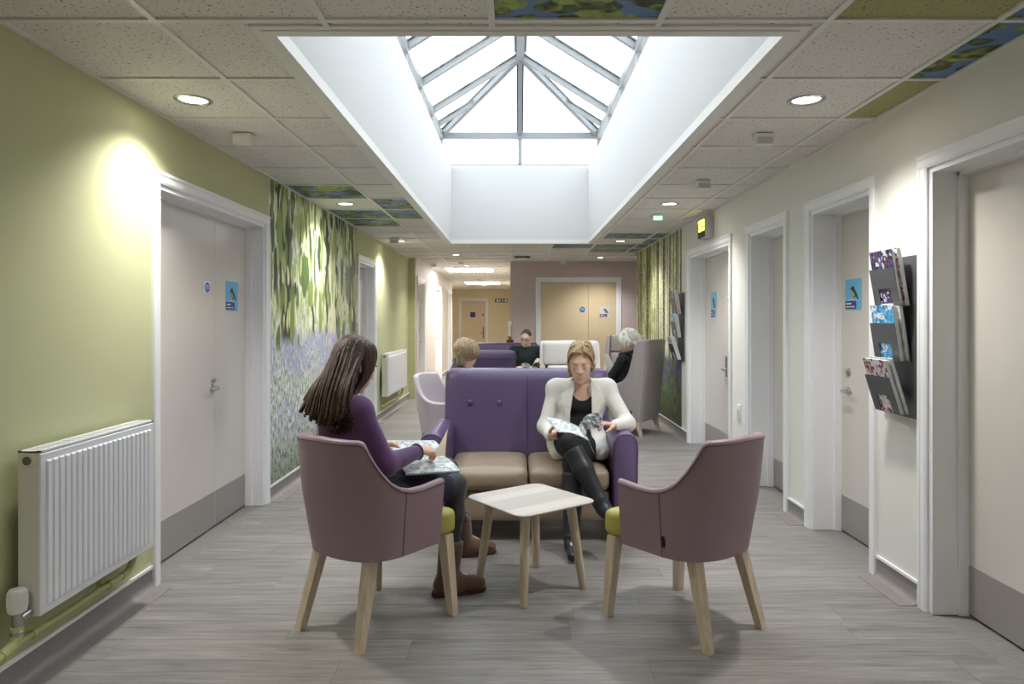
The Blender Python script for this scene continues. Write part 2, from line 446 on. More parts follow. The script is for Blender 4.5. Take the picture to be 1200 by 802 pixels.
for k, (sx, sy, lo, vmin, amt, cs) in enumerate([
        (7.0, 2.1, 0.40, 0.60, 0.38, ('2F4226', '5A7344', '86A060')), (10.0, 2.8, 0.42, 0.52, 0.36, ('5F7741', '8FA45C', 'C5D088')),
        (12.0, 3.4, 0.40, 0.48, 0.34, ('A7B76C', 'D9DF9E', 'F0F0C0')), (8.0, 2.2, 0.55, 0.55, 0.36, ('3A4D2C', '70894A', 'A9BC6E')),
        (6.0, 1.6, 0.62, 0.42, 0.34, ('55703A', '86A04F', 'C0CE78'))]):
    wob = t.node('ShaderNodeVectorMath', operation='ADD'); t.link(q, wob.inputs[0])
    nn = t.node('ShaderNodeTexNoise'); t.link(t.map(q, (1, 1, 1), (k, k, 0)), nn.inputs['Vector']); nn.inputs['Scale'].default_value = 3.0
    sc = t.node('ShaderNodeVectorMath', operation='SCALE'); t.link(nn.outputs['Color'], sc.inputs[0]); sc.inputs[3].default_value = 0.12; t.link(sc.outputs[0], wob.inputs[1])
    vn = t.voro(t.map(wob.outputs[0], (sx, sy, 1), (k * 2.3, k * 5.1, 0)), 1.0)
    vn.voronoi_dimensions = '2D'
    m = t.smooth(vn.outputs['Distance'], amt + 0.03, amt - 0.03)
    cc = t.sep(vn.outputs['Color'])
    m = t.math('MULTIPLY', m, t.smooth(cc[0], lo, lo + 0.03))
    m = t.math('MULTIPLY', m, t.smooth(edge, vmin, vmin + 0.05))
    c = t.ramp(t.math('ADD', t.math('MULTIPLY', cc[1], 0.6), t.math('MULTIPLY', t.noise(t.map(q, (30, 4, 1)), 1, 2), 0.4)), [(0.2, hexc(cs[0])), (0.5, hexc(cs[1])), (0.8, hexc(cs[2]))])
    col = t.mix(m, col, c)
    if k == 0: col = trunk(col, 0.13, 0.06, '3E423A', 0.12); col = trunk(col, 0.93, 0.045, '4A4638')
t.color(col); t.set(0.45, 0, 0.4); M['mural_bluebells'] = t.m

# right mural: straight trunks with sun between them, bluebells at the foot
t = NT('mural_beech'); uv = t.uv(); s = t.sep(uv); u, v = s[0], s[1]
xy = t.node('ShaderNodeCombineXYZ'); t.val(xy.inputs[0], t.math('MULTIPLY', u, 2.95)); t.val(xy.inputs[1], t.math('MULTIPLY', v, H)); q = xy.outputs[0]
bg = t.ramp(t.noise(t.map(q, (9, 5, 1)), 1, 4, 0.7), [(0.3, hexc('66743E')), (0.42, hexc('A5B468')), (0.54, hexc('DCE2AC')), (0.68, hexc('FAFAE6'))])
gd = t.math('ABSOLUTE', t.math('SUBTRACT', u, 0.30))
bg = t.mix(t.math('MULTIPLY', t.smooth(gd, 0.34, 0.05), 0.6), bg, hexc('F7F7E6'))
nx = t.noise(t.map(q, (9, 0.16, 1)), 1, 2, 0.4)
tr = t.smooth(nx, 0.52, 0.55)
bg = t.mix(tr, bg, t.ramp(t.noise(t.map(q, (30, 2, 1)), 1, 3), [(0.3, hexc('2A261E')), (0.7, hexc('5E5642'))]))
nx = t.noise(t.map(q, (24, 0.3, 1), (4, 3, 0)), 1, 2, 0.4)
bg = t.mix(t.smooth(nx, 0.58, 0.62), bg, hexc('5C5A3E'))
for u0, w in ((0.02, 0.016), (0.10, 0.010)):
    m = t.smooth(t.math('ABSOLUTE', t.math('ADD', t.math('SUBTRACT', u, u0), t.math('MULTIPLY', v, 0.02))), w, w * 0.7)
    bg = t.mix(m, bg, hexc('5A4A4C'))
lv = t.noise(t.map(q, (22, 22, 1)), 1, 3, 0.6)
bg = t.mix(t.math('MULTIPLY', t.smooth(lv, 0.56, 0.62), t.smooth(v, 0.3, 0.5)), bg, hexc('A9BC55'))
gr = t.ramp(t.noise(t.map(q, (34, 9, 1)), 1, 4, 0.65), [(0.32, hexc('1C2A1A')), (0.48, hexc('4B6234')), (0.6, hexc('8DA060')), (0.75, hexc('C9D6A8'))])
bl = t.ramp(t.noise(t.map(q, (26, 12, 1), (3, 8, 0)), 1, 3), [(0.4, hexc('3F3B86')), (0.7, hexc('8E8CC8'))])
gr = t.mix(t.math('MULTIPLY', t.smooth(t.noise(t.map(q, (9, 5, 1), (1, 1, 0)), 1, 3), 0.46, 0.58), t.smooth(v, 0.12, 0.26)), gr, bl)
gr = t.mix(t.math('MULTIPLY', t.smooth(v, 0.16, 0.0), 0.7), gr, hexc('22301F'))
ed = t.math('ADD', v, t.math('MULTIPLY', t.math('SUBTRACT', t.noise(t.map(q, (6, 4, 1)), 1, 3), 0.5), 0.12))
t.color(t.mix(t.smooth(ed, 0.32, 0.36), gr, bg)); t.set(0.45, 0, 0.4); M['mural_beech'] = t.m

# magazine covers
def cover(name, cols, seed):
    t = NT(name); p = t.map(t.obj(), (1, 1, 1), (seed, seed * 2.1, 0))
    n = t.voro(p, 60); n.distance = 'CHEBYCHEV'
    c = t.sep(n.outputs['Color'])[0]
    t.color(t.ramp(c, [((i + 0.0) / len(cols), hexc(h)) for i, h in enumerate(cols)], 'CONSTANT')); t.set(0.3); M[name] = t.m
cover('cover_navy', ['1E2340', '2C3560', 'C8CAD6', '7A3040', '40508A', '1B1D2C'], 1.3)
cover('cover_blue', ['3FA4DC', '5DB8E6', '2C7FBE', 'E8F2F8', '3C96D0', '7CC8EC'], 2.1)
cover('cover_pink', ['ECE6E4', 'E8DCDC', 'C03070', 'EFEAE6', 'D8C8C4', '303048'], 3.7)
cover('cover_white', ['E8ECEC', 'DDE4E8', 'C4D2DA', 'F0F0EE', 'B8C4CC'], 4.9)
cover('page_print', ['D2D8D8', 'C6CFD2', 'DEE2E0', 'AEBBC0', 'D0D8D4', '8C9AA2'], 5.5)
cover('page_photo', ['4A4A52', '8A8C92', 'A8A8AE', '5E5250', '9A9EA6', '3E3E44'], 6.1)
# ------------------------------------------------------------------ the setting
YB, YE = -3.0, 24.4                  # wall behind the camera, far end wall
TH = 0.25
ZT = 2.80                            # walls run up into the ceiling void
OPX0, OPX1, OPY0, OPY1 = -0.895, 0.995, 2.58, 9.55     # roof-light well
LIL_Y, LIL_X = 12.5, -0.108          # lilac wall and the corner of the corridor

floor = MB().box(-2.6, 3.2, YB, YE, -0.12, -0.003).build('floor', 'floor_far', smooth=0)
struct(floor, 'grey wood-look plank floor of the waiting corridor')
plank_cache = {}
rng = random.Random(3)
PW, PLN = 0.18, 1.22
for r in range(60):
    y0 = 1.5 + r * PW
    xx = XL - rng.uniform(0.05, PLN)
    while xx < XR:
        a, b = max(xx, XL), min(xx + PLN, XR); xx += PLN
        if b - a < 0.03: continue
        L = round(b - a - 0.0012, 3)
        if L not in plank_cache:
            o = MB().box(-L / 2, L / 2, -PW / 2 + 0.0006, PW / 2 - 0.0006, -0.003, 0.0).build('plank', 'plank', floor, smooth=0)
            plank_cache[L] = o.data
        else:
            o = link('plank', plank_cache[L], floor)
        o.location = ((a + b) / 2, y0 + PW / 2, 0)

def side_wall(name, x, sgn, y0, y1, openings, mat, label):
    """wall plane at X=x, body goes to sgn side; openings = (d0,d1,top)"""
    mb = MB(); x2 = x + sgn * TH; y = y0
    for a, b, top in sorted(openings):
        if a > y: mb.box(x, x2, y, a, -0.1, ZT)
        mb.box(x, x2, a, b, top, ZT); y = b
    if y1 > y: mb.box(x, x2, y, y1, -0.1, ZT)
    return struct(mb.build(name, mat, smooth=0), label)

DT = 2.07       # top of door openings
doorsL = [(3.57, 5.09), (8.10, 9.02)]
doorsP = [(12.20, 13.10), (14.9, 15.9), (17.6, 18.5)]
doorsR = [(2.05, 3.215), (3.73, 4.50), (4.93, 5.68), (6.20, 7.64)]
side_wall('wall_left', XL, -1, YB, 11.9, [(a, b, DT) for a, b in doorsL], 'wall_green', 'sage green wall')
XP = -1.74
side_wall('wall_left_pale', XP, -1, 12.0, 18.8, [(a, b, DT) for a, b in doorsP], 'wall_pale', 'pale pinkish corridor wall')
struct(MB().box(XL - TH, XP, 11.9, 12.0, -0.1, ZT).build('wall_left_pier', 'wall_green', smooth=0), 'end of the green wall, a narrow green pier')
struct(MB().box(-2.6, -2.3, 18.8, YE, -0.1, ZT).box(-2.6, XP, 18.75, 18.8, -0.1, ZT).build('wall_left_far', 'wall_end', smooth=0), 'cream wall of the far lobby')
side_wall('wall_right', XR, 1, YB, 11.0, [(a, b, DT) for a, b in doorsR], 'wall_cream', 'off-white wall')
struct(MB().box(3.0, 3.2, 10.8, LIL_Y + 0.3, -0.1, ZT).box(XR, 3.2, 10.98, 11.0, -0.1, ZT).build('wall_right_recess', 'wall_cream', smooth=0), 'off-white wall of the recess beyond the mural')
DDX0, DDX1 = (632 - VX) * LIL_Y / F, (724 - VX) * LIL_Y / F
mb = MB(); mb.box(LIL_X, DDX0, LIL_Y, LIL_Y + 0.2, -0.1, ZT).box(DDX1, 3.0, LIL_Y, LIL_Y + 0.2, -0.1, ZT).box(DDX0, DDX1, LIL_Y, LIL_Y + 0.2, DT, ZT)
struct(mb.build('wall_back_lilac', 'wall_lilac', smooth=0), 'dusty lilac wall around the tan double doors')
struct(MB().box(LIL_X, LIL_X + 0.2, LIL_Y + 0.2, YE, -0.1, ZT).build('wall_corridor', 'wall_end', smooth=0), 'side wall of the far corridor')
EX0, EX1 = (540 - VX) * YE / F, (570 - VX) * YE / F
mb = MB(); mb.box(-2.6, EX0, YE, YE + 0.2, -0.1, ZT).box(EX1, LIL_X + 0.2, YE, YE + 0.2, -0.1, ZT).box(EX0, EX1, YE, YE + 0.2, DT, ZT)
struct(mb.build('wall_end', 'wall_end', smooth=0), 'cream end wall of the corridor')
struct(MB().box(-2.6, 3.2, YB - 0.2, YB, -0.1, ZT).build('wall_back', 'wall_cream', smooth=0), 'off-white wall behind the viewer')

# ------------------------------------------------------------------ ceiling: slab, grid, tiles
mb = MB()
EO = 0.10
mb.box(-2.6, OPX0 - EO, YB, YE + .2, ZC + 0.15, ZT + 0.1).box(OPX1 + EO, 3.2, YB, YE + .2, ZC + 0.15, ZT + 0.1)
mb.box(OPX0 - EO, OPX1 + EO, YB, OPY0 - EO, ZC + 0.15, ZT + 0.1).box(OPX0 - EO, OPX1 + EO, OPY1 + EO, YE + .2, ZC + 0.15, ZT + 0.1)
mb.box(-2.6, 3.2, YB, 1.26, ZC, ZC + 0.15)
ceiling = struct(mb.build('ceiling', 'tile_plain', smooth=0), 'suspended ceiling of speckled square tiles in a metal grid')
T = 0.6; Y00 = 2.4596; X00 = -1.2875
xs = [XL, X00, X00 + T, X00 + 2 * T, X00 + 3 * T, X00 + 4 * T, X00 + 5 * T, XR]
TRM = 0.075
ox0, ox1, oy0, oy1 = OPX0 - TRM, OPX1 + TRM, OPY0 - TRM, OPY1 + TRM
LEAF = {(-1, 3), (-1, 6), (0, 6), (5, 0), (6, 1), (7, 0), (7, 1), (8, 0), (10, 5), (10, 6), (11, 6), (12, 4), (12, 5), (12, 6), (13, 5), (13, 6)}
GREEN = {(-1, 5), (1, 6)}
tile_cache = {}
def tile(x0, x1, y0, y1, mat):
    if x1 - x0 < 0.02 or y1 - y0 < 0.02: return
    k = (round(x1 - x0, 3), round(y1 - y0, 3), mat)
    if k not in tile_cache:
        o = MB().box(-k[0] / 2, k[0] / 2, -k[1] / 2, k[1] / 2, 0.007, 0.02).build('ceiling_tile', mat, ceiling, smooth=0); tile_cache[k] = o.data
    else: o = link('ceiling_tile', tile_cache[k], ceiling)
    if mat == 'tile_leaves': o['label'] = 'ceiling tile printed with green leaves on blue sky'
    if mat == 'tile_green': o['label'] = 'plain olive green ceiling tile'
    o.location = ((x0 + x1) / 2, (y0 + y1) / 2, ZC)
def pieces(x0, x1, y0, y1):
    if x1 <= ox0 or x0 >= ox1 or y1 <= oy0 or y0 >= oy1: return [(x0, x1, y0, y1)]
    out = []
    if x0 < ox0: out.append((x0, ox0, y0, y1)); x0 = ox0
    if x1 > ox1: out.append((ox1, x1, y0, y1)); x1 = ox1
    if y0 < oy0: out.append((x0, x1, y0, oy0))
    if y1 > oy1: out.append((x0, x1, oy1, y1))
    return out
PANELS = [(-1.45, -0.50, 14.1, 15.1), (-1.45, -0.48, 19.3, 20.3)]
nrow = 37
for n in range(-2, nrow):
    y0 = Y00 + T * n; y1 = min(y0 + T, YE)
    far = y0 > LIL_Y - 0.2
    for c in range(7):
        x0, x1 = xs[c], xs[c + 1]
        if y0 > 11.8 and c == 0: x0 = -2.3 if y0 > 18.7 else XP
        if far:
            if x0 >= LIL_X - 0.05: continue
            x1 = min(x1, LIL_X)
        if c == 6 and y0 > 10.9: x1 = 3.0
        m = 'tile_leaves' if (n, c) in LEAF else 'tile_green' if (n, c) in GREEN else 'tile_plain'
        if any(x0 < p[1] - .1 and x1 > p[0] + .1 and y0 < p[3] - .1 and y1 > p[2] + .1 for p in PANELS): pass
        for q in pieces(x0, x1, y0, y1): tile(*q, m)
BW = 0.024
def bar(x0, x1, y0, y1):
    zz = 0.002 if (x1 - x0) < (y1 - y0) else 0.0016
    MB().box(x0, x1, y0, y1, ZC - zz, ZC + 0.03 - zz).build('grid_bar', 't_bar', ceiling, smooth=0)
for c in range(1, 7):
    x = xs[c]
    segs = [(1.26, YE if x < LIL_X else LIL_Y)]
    if ox0 < x < ox1: segs = [(1.26, oy0), (oy1, segs[0][1])]
    for a, b in segs: bar(x - BW / 2, x + BW / 2, a, b)
for n in range(-2, nrow):
    y = Y00 + T * n
    x0 = XL if y < 11.9 else XP if y < 18.7 else -2.3
    x1 = XR if y < 11 else 3.0 if y < LIL_Y else LIL_X
    if oy0 < y < oy1: bar(x0, ox0, y - BW / 2, y + BW / 2); bar(ox1, x1, y - BW / 2, y + BW / 2)
    else: bar(x0, x1, y - BW / 2, y + BW / 2)
bar(XL, XL + 0.022, 1.26, 11.9); bar(XR - 0.022, XR, 1.26, 11.0); bar(XP, XP + 0.022, 11.9, 18.8); bar(LIL_X, 3.0, LIL_Y - 0.022, LIL_Y); bar(LIL_X - 0.022, LIL_X, LIL_Y, YE)
# stepped white trim round the roof-light opening
def ring(name, x0, x1, y0, y1, w, z0, z1, mat, parent=None):
    mb = MB(); mb.box(x0 - w, x1 + w, y0 - w, y0, z0, z1).box(x0 - w, x1 + w, y1, y1 + w, z0, z1).box(x0 - w, x0, y0, y1, z0, z1).box(x1, x1 + w, y0, y1, z0, z1)
    return mb.build(name, mat, parent, smooth=0)
tr1 = struct(ring('trim_1', OPX0, OPX1, OPY0, OPY1, 0.045, ZC - 0.006, ZC + 0.05, 't_bar'), 'metal edge trim framing the roof-light opening')
ring('trim_step', OPX0 - 0.045, OPX1 + 0.045, OPY0 - 0.045, OPY1 + 0.045, 0.032, ZC - 0.002, ZC + 0.05, 't_bar', tr1)

# ------------------------------------------------------------------ roof-light well and glazed lantern
ZW = 3.48
for nm, b in (('wall_well_left', (OPX0 - 0.1, OPX0, OPY0 - 0.1, OPY1 + 0.1)), ('wall_well_right', (OPX1, OPX1 + 0.1, OPY0 - 0.1, OPY1 + 0.1)),
              ('wall_well_far', (OPX0, OPX1, OPY1, OPY1 + 0.1)), ('wall_well_near', (OPX0, OPX1, OPY0 - 0.1, OPY0))):
    struct(MB().box(*b, ZC + 0.05, ZW).build(nm, 'well_white', smooth=0), 'smooth white side of the roof-light well')
lx0, lx1, ly0, ly1 = OPX0 - 0.16, OPX1 + 0.16, OPY0 - 0.16, OPY1 + 0.10
ZEV, ZRG = 3.93, 4.62
cx = (lx0 + lx1) / 2; half = (lx1 - lx0) / 2
ya, yb = ly0 + half, ly1 - half
lan = struct(thing('window_1', 'glazed hipped roof lantern with white bars above the well', None, (cx, (ly0 + ly1) / 2, ZW)))
def lbar(name, p0, p1, w=0.06, h=0.07, mat='frame_grey'):
    p0, p1 = Vector(p0), Vector(p1); d = (p1 - p0).normalized(); side = d.cross(Vector((0, 0, 1)))
    side = side.normalized() if side.length > 1e-4 else Vector((1, 0, 0)); up = side.cross(d).normalized()
    def bx(w, h, off):
        poly = [p0 + side * sx * w / 2 + up * (sz * h / 2 + off) for sx, sz in ((-1, -1), (1, -1), (1, 1), (-1, 1))]
        return poly
    o = MB().extrude(bx(w, h, 0), p1 - p0).build(name, mat, lan, smooth=0, world=True)
    if abs(d.z) > 0.99 or name == 'eaves_bar': return o
    g = MB().extrude(bx(w * 1.7, 0.014, h * 0.5 + 0.004), p1 - p0).build('gasket', 'gasket', o, smooth=0); g.data.transform(parent_matrix(lan).inverted())
    return o
ring_o = ring('kerb', lx0 + 0.06, lx1 - 0.06, ly0 + 0.06, ly1 - 0.06, 0.1, ZW - 0.0, ZW + 0.03, 'gloss_white'); ring_o.parent = lan; ring_o.data.transform(parent_matrix(lan).inverted())
rg_o = ring('kerb_gasket', lx0 + 0.055, lx1 - 0.055, ly0 + 0.055, ly1 - 0.055, 0.04, ZW + 0.03, ZW + 0.045, 'gasket'); rg_o.parent = lan; rg_o.data.transform(parent_matrix(lan).inverted())
cor = [(lx0, ly0), (lx1, ly0), (lx1, ly1), (lx0, ly1)]
for i in range(4):
    a, b = cor[i], cor[(i + 1) % 4]
    lbar('eaves_bar', (*a, ZEV), (*b, ZEV), 0.07, 0.09)
    lbar('corner_post', (*a, ZW + 0.03), (*a, ZEV), 0.06, 0.06)
lbar('ridge_bar', (cx, ya, ZRG), (cx, yb, ZRG), 0.09, 0.1)
for (x, y), yr in ((cor[0], ya), (cor[1], ya), (cor[2], yb), (cor[3], yb)):
    lbar('hip_bar', (x, y, ZEV), (cx, yr, ZRG), 0.06, 0.07)
nb = 6
ybars = [ya + (yb - ya) * i / (nb - 1) for i in range(nb)]
for y in ybars:
    for x in (lx0, lx1):
        lbar('rafter', (x, y, ZEV), (cx, y, ZRG), 0.055, 0.06)
        lbar('mullion', (x, y, ZW + 0.03), (x, y, ZEV), 0.05, 0.05)
for x in (lx0, lx1):                       # jack rafters by the hips
    for sy, yy in ((1, ly0), (-1, ly1)):
        k = 0.45
        xx = x + (cx - x) * k; zz = ZEV + (ZRG - ZEV) * k; yj = yy + sy * half * k
        lbar('rafter', (x, yj, ZEV), (xx, yj, zz), 0.05, 0.055)
for yy, yr in ((ly0, ya), (ly1, yb)):
    lbar('rafter', (cx, yy, ZEV), (cx, yr, ZRG), 0.055, 0.06)
    lbar('mullion', (cx, yy, ZW + 0.03), (cx, yy, ZEV), 0.05, 0.05)
def pane(pts):
    n = (Vector(pts[1]) - Vector(pts[0])).cross(Vector(pts[2]) - Vector(pts[0])).normalized() * 0.006
    MB().extrude(pts, n).build('pane', 'roof_glass', lan, smooth=0, world=True)
for x in (lx0, lx1):
    for i in range(nb - 1):
        pane([(x, ybars[i], ZEV), (x, ybars[i + 1], ZEV), (cx, ybars[i + 1], ZRG), (cx, ybars[i], ZRG)])
        pane([(x, ybars[i], ZW + .03), (x, ybars[i + 1], ZW + .03), (x, ybars[i + 1], ZEV), (x, ybars[i], ZEV)])
    pane([(x, ly0, ZEV), (x, ya, ZEV), (cx, ya, ZRG)]); pane([(x, yb, ZEV), (x, ly1, ZEV), (cx, yb, ZRG)])
    pane([(x, ly0, ZW + .03), (x, ya, ZW + .03), (x, ya, ZEV), (x, ly0, ZEV)]); pane([(x, yb, ZW + .03), (x, ly1, ZW + .03), (x, ly1, ZEV), (x, yb, ZEV)])
for yy, yr in ((ly0, ya), (ly1, yb)):
    for xa, xb in ((lx0, cx), (cx, lx1)):
        pane([(xa, yy, ZEV), (xb, yy, ZEV), (cx, yr, ZRG)])
        pane([(xa, yy, ZW + .03), (xb, yy, ZW + .03), (xb, yy, ZEV), (xa, yy, ZEV)])

# ------------------------------------------------------------------ skirting with a coved foot
def cove_y(name, x, sgn, segs, label):
    prof = [(0, 0.10), (0.004, 0.10), (0.005, 0.035), (0.010, 0.018), (0.022, 0.007), (0.04, 0.0035), (0.105, 0.0025), (0.105, 0.0002), (0, 0.0002)]
    mb = MB(); cap = MB()
    for a, b in segs:
        mb.extrude([(x + sgn * p[0], a, p[1]) for p in prof], (0, b - a, 0))
        cap.box(x, x + sgn * 0.012, a, b, 0.10, 0.114)
    o = struct(mb.build(name, 'skirt_vinyl', smooth=40), label)
    cap.build('cap_strip', 'gloss_white', o, smooth=0)
AW = 0.065
cove_y('baseboard_left', XL, 1, [(YB, 3.57 - AW), (5.09 + AW, 8.10 - AW), (9.02 + AW, 11.9)], 'grey coved vinyl skirting with white cap along the green wall')
cove_y('baseboard_right', XR, -1, [(YB, 2.05 - AW), (3.215 + AW, 3.73 - AW), (4.50 + AW, 4.93 - AW), (5.68 + AW, 6.20 - AW), (7.64 + AW, 11.0)], 'grey coved vinyl skirting with white cap along the off-white wall')
cove_y('baseboard_far', XP, 1, [(12.02, 12.20 - AW), (13.1 + AW, 14.9 - AW), (15.9 + AW, 17.6 - AW)], 'grey skirting along the pale corridor wall')
mb = MB(); mb.box(LIL_X, DDX0 - AW, LIL_Y - 0.01, LIL_Y, 0, 0.11).box(DDX1 + AW, 3.0, LIL_Y - 0.01, LIL_Y, 0, 0.11)
struct(mb.build('baseboard_back', 'skirt_vinyl', smooth=0), 'grey skirting along the lilac wall')

# ------------------------------------------------------------------ doors
def lever(parent, o, along, out, mat='steel'):
    """lever handle at o: rose, neck, lever"""
    o, along, out = Vector(o), Vector(along), Vector(out)
    mb = MB(); mb.cyl(o, o + out * 0.008, 0.026, n=20).cyl(o, o + out * 0.05, 0.010, n=12)
    mb.tube([o + out * 0.045, o + out * 0.05 + along * 0.01, o + out * 0.052 + along * 0.06, o + out * 0.05 + along * 0.125], [0.010, 0.0105, 0.0095, 0.008], 10)
    return mb.build('handle', mat, parent)
def side_door(name, label, x, sgn, a, b, rec, splits, leafmat='door_pale', handle=None, kick=0.235, detail=True):
    """door in a side wall: sgn = +1 when the room lies on +X of the wall"""
    d = struct(thing(name, label, None, (x, (a + b) / 2, 0)))
    xl = x - sgn * rec; L = []
    # lining and stops
    mb = MB(); t = 0.03
    x0 = x - sgn * (rec + 0.09)
    mb.box(x0, x, a, a + t, 0, DT).box(x0, x, b - t, b, 0, DT).box(x0, x, a + t, b - t, DT - t, DT)
    sx0, sx1 = xl + sgn * 0.0, xl + sgn * 0.045
    mb.box(sx0, sx1, a + t, a + t + 0.015, 0, DT - t).box(sx0, sx1, b - t - 0.015, b - t, 0, DT - t).box(sx0, sx1, a + t, b - t, DT - t - 0.015, DT - t)
    mb.box(xl - sgn * 0.055, xl - sgn * 0.075, a, b, 0, DT)  # unseen backing panel, added to block sky light at the leaf gaps
    mb.build('door_lining', 'gloss_white', d, smooth=0, world=True)
    # moulded architrave
    pr = [(0, 0), (0.012, 0), (0.018, 0.012), (0.018, 0.040), (0.022, 0.046), (0.022, 0.060), (0.016, AW), (0, AW)]
    m2 = MB()
    for yy, s in ((a, -1), (b, 1)):
        m2.extrude([(x + sgn * p, yy + s * q - s * 0.004, 0.0) for p, q in pr], (0, 0, DT - 0.0045))
    m2.extrude([(x + sgn * p, a - AW, DT + q - 0.004) for p, q in pr], (0, b - a + 2 * AW, 0))
    m2.build('architrave', 'gloss_white', d, smooth=0, world=True)
    ys = [a + t + 0.003] + splits + [b - t - 0.003]
    for i in range(len(ys) - 1):
        y0, y1 = ys[i] + (0.0015 if i else 0), ys[i + 1] - 0.0015
        lf = MB().bbox(min(xl, xl - sgn * 0.044), max(xl, xl - sgn * 0.044), y0, y1, 0.008, DT - t - 0.004, 0.002, 1).build('door_leaf', leafmat, d, smooth=0, world=True)
        if kick:
            k = MB().box(xl, xl + sgn * 0.002, y0 + 0.004, y1 - 0.004, 0.012, kick).build('kick_plate', 'kick_plate', lf, smooth=0); k.data.transform(parent_matrix(d).inverted())
        L.append(lf)
    return d, L, xl
def wparent(o, root, parent):           # re-home a mesh written in world coordinates
    o.data.transform(parent_matrix(root).inverted()); o.parent = parent

d1, L1, xl1 = side_door('door_1', 'wide pale leaf-and-a-half door beside the radiator in the green wall', XL, 1, 3.57, 5.09, 0.13, [4.545])
h = lever(None, (xl1, 4.50, 0.915), (0, -1, 0), (1, 0, 0)); wparent(h, d1, L1[0])
k = MB().cyl((xl1, 4.50, 0.965), (xl1 + 0.02, 4.50, 0.965), 0.014, n=16).build('lock_escutcheon', 'steel'); wparent(k, d1, L1[0])
d2, L2, xl2 = side_door('door_2', 'narrow pale door past the bluebell mural in the green wall', XL, 1, 8.10, 9.02, 0.13, [])
for i, (a, b) in enumerate(doorsP):
    d, L, xx = side_door('door_%d' % (3 + i), ['first', 'second', 'third'][i] + ' pale door past the green pier in the far corridor wall', XP, 1, a, b, 0.10, [])
    h = lever(None, (xx, b - 0.12, 0.95), (0, -1, 0), (1, 0, 0)); wparent(h, d, L[0])
dA, LA, xA = side_door('door_6', 'pale door beside the rack of magazines, nearest the olive ceiling tiles', XR, -1, 2.05, 3.215, 0.16, [])
dB, LB, xB = side_door('door_7', 'pale door with bird poster and lever handle in the off-white wall', XR, -1, 3.73, 4.50, 0.18, [])
h = lever(None, (xB, 4.36, 1.358 - 83 * 4.36 / F), (0, -1, 0), (-1, 0, 0)); wparent(h, dB, LB[0])
k = MB().cyl((xB, 4.36, 1.03), (xB - 0.012, 4.36, 1.03), 0.024, n=18).cyl((xB - .012, 4.36, 1.03), (xB - 0.02, 4.36, 1.03), 0.012, n=12).build('lock_cylinder', 'steel'); wparent(k, dB, LB[0])
dC, LC, xC = side_door('door_8', 'plain pale door between the bird-poster door and the double doors', XR, -1, 4.93, 5.68, 0.18, [])
dD, LD, xD = side_door('door_9', 'pale double doors under the yellow lettered sign', XR, -1, 6.20, 7.64, 0.16, [6.88])
h = lever(None, (xD, 6.83, 0.87), (0, -1, 0), (-1, 0, 0)); wparent(h, dD, LD[0])
k = MB().box(xD, xD - 0.004, 6.80, 6.86, 0.80, 1.0).build('lock_plate', 'steel', smooth=0); wparent(k, dD, LD[0])

def front_door(name, label, x0, x1, y, splits, mat, handle=None):
    d = struct(thing(name, label, None, ((x0 + x1) / 2, y, 0))); t = 0.03
    mb = MB().box(x0, x0 + t, y - 0.0, y + 0.13, 0, DT).box(x1 - t, x1, y, y + 0.13, 0, DT).box(x0 + t, x1 - t, y, y + 0.13, DT - t, DT).box(x0, x1, y + 0.10, y + 0.12, 0, DT)  # last box: unseen backing, added to keep outside light from the gaps
    mb.build('door_lining', 'gloss_white', d, smooth=0, world=True)
    m2 = MB().bbox(x0 - AW, x0, y - 0.02, y, 0, DT + AW, 0.004, 1).bbox(x1, x1 + AW, y - 0.02, y, 0, DT + AW, 0.004, 1).bbox(x0, x1, y - 0.02, y, DT, DT + AW, 0.004, 1)
    m2.build('architrave', 'gloss_white', d, smooth=0, world=True)
    xx = [x0 + t] + splits + [x1 - t]; L = []
    for i in range(len(xx) - 1):
        L.append(MB().bbox(xx[i] + 0.002, xx[i + 1] - 0.002, y + 0.03, y + 0.075, 0.008, DT - t - 0.003, 0.002, 1).build('door_leaf', mat, d, smooth=0, world=True))
    return d, L
dE, LE = front_door('door_10', 'tan double doors in the lilac wall', DDX0, DDX1, LIL_Y, [(689.5 - VX) * LIL_Y / F], 'door_tan')
dF, LF = front_door('door_11', 'cream door at the end of the far corridor', EX0, EX1, YE, [], 'door_tan')
hp = MB().box(EX1 - 0.13, EX1 - 0.09, YE + 0.02, YE + 0.03, 0.72, 1.12).build('handle_plate', 'dark_metal', smooth=0); wparent(hp, dF, LF[0])
h = lever(None, (EX1 - 0.11, YE + 0.02, 0.92), (-1, 0, 0), (0, -1, 0), 'dark_metal'); wparent(h, dF, LF[0])

# ------------------------------------------------------------------ murals
def mural(name, x, sgn, y0, y1, flip, mat, label):
    z0, z1 = 0.114, ZC - 0.004
    o = MB().box(x + sgn * 0.001, x + sgn * 0.004, y0, y1, z0, z1).build(name, mat, smooth=0)
    uvl = o.data.uv_layers.new(name='UVMap')
    for l in o.data.loops:
        c = o.data.vertices[l.vertex_index].co
        uvl.data[l.index].uv = ((c.y - y0) / (y1 - y0), (c.z - z0) / (z1 - z0))
    return tag(o, label, 'mural')
mural('bluebell_mural', XL, 1, 5.09 + AW + 0.003, 8.10 - AW - 0.003, False, 'mural_bluebells', 'wall mural of hanging leaves over bluebells on the green wall')
mural('woodland_mural', XR, -1, 8.02, 10.98, False, 'mural_beech', 'wall mural of straight sunlit tree trunks beside the lilac wall')

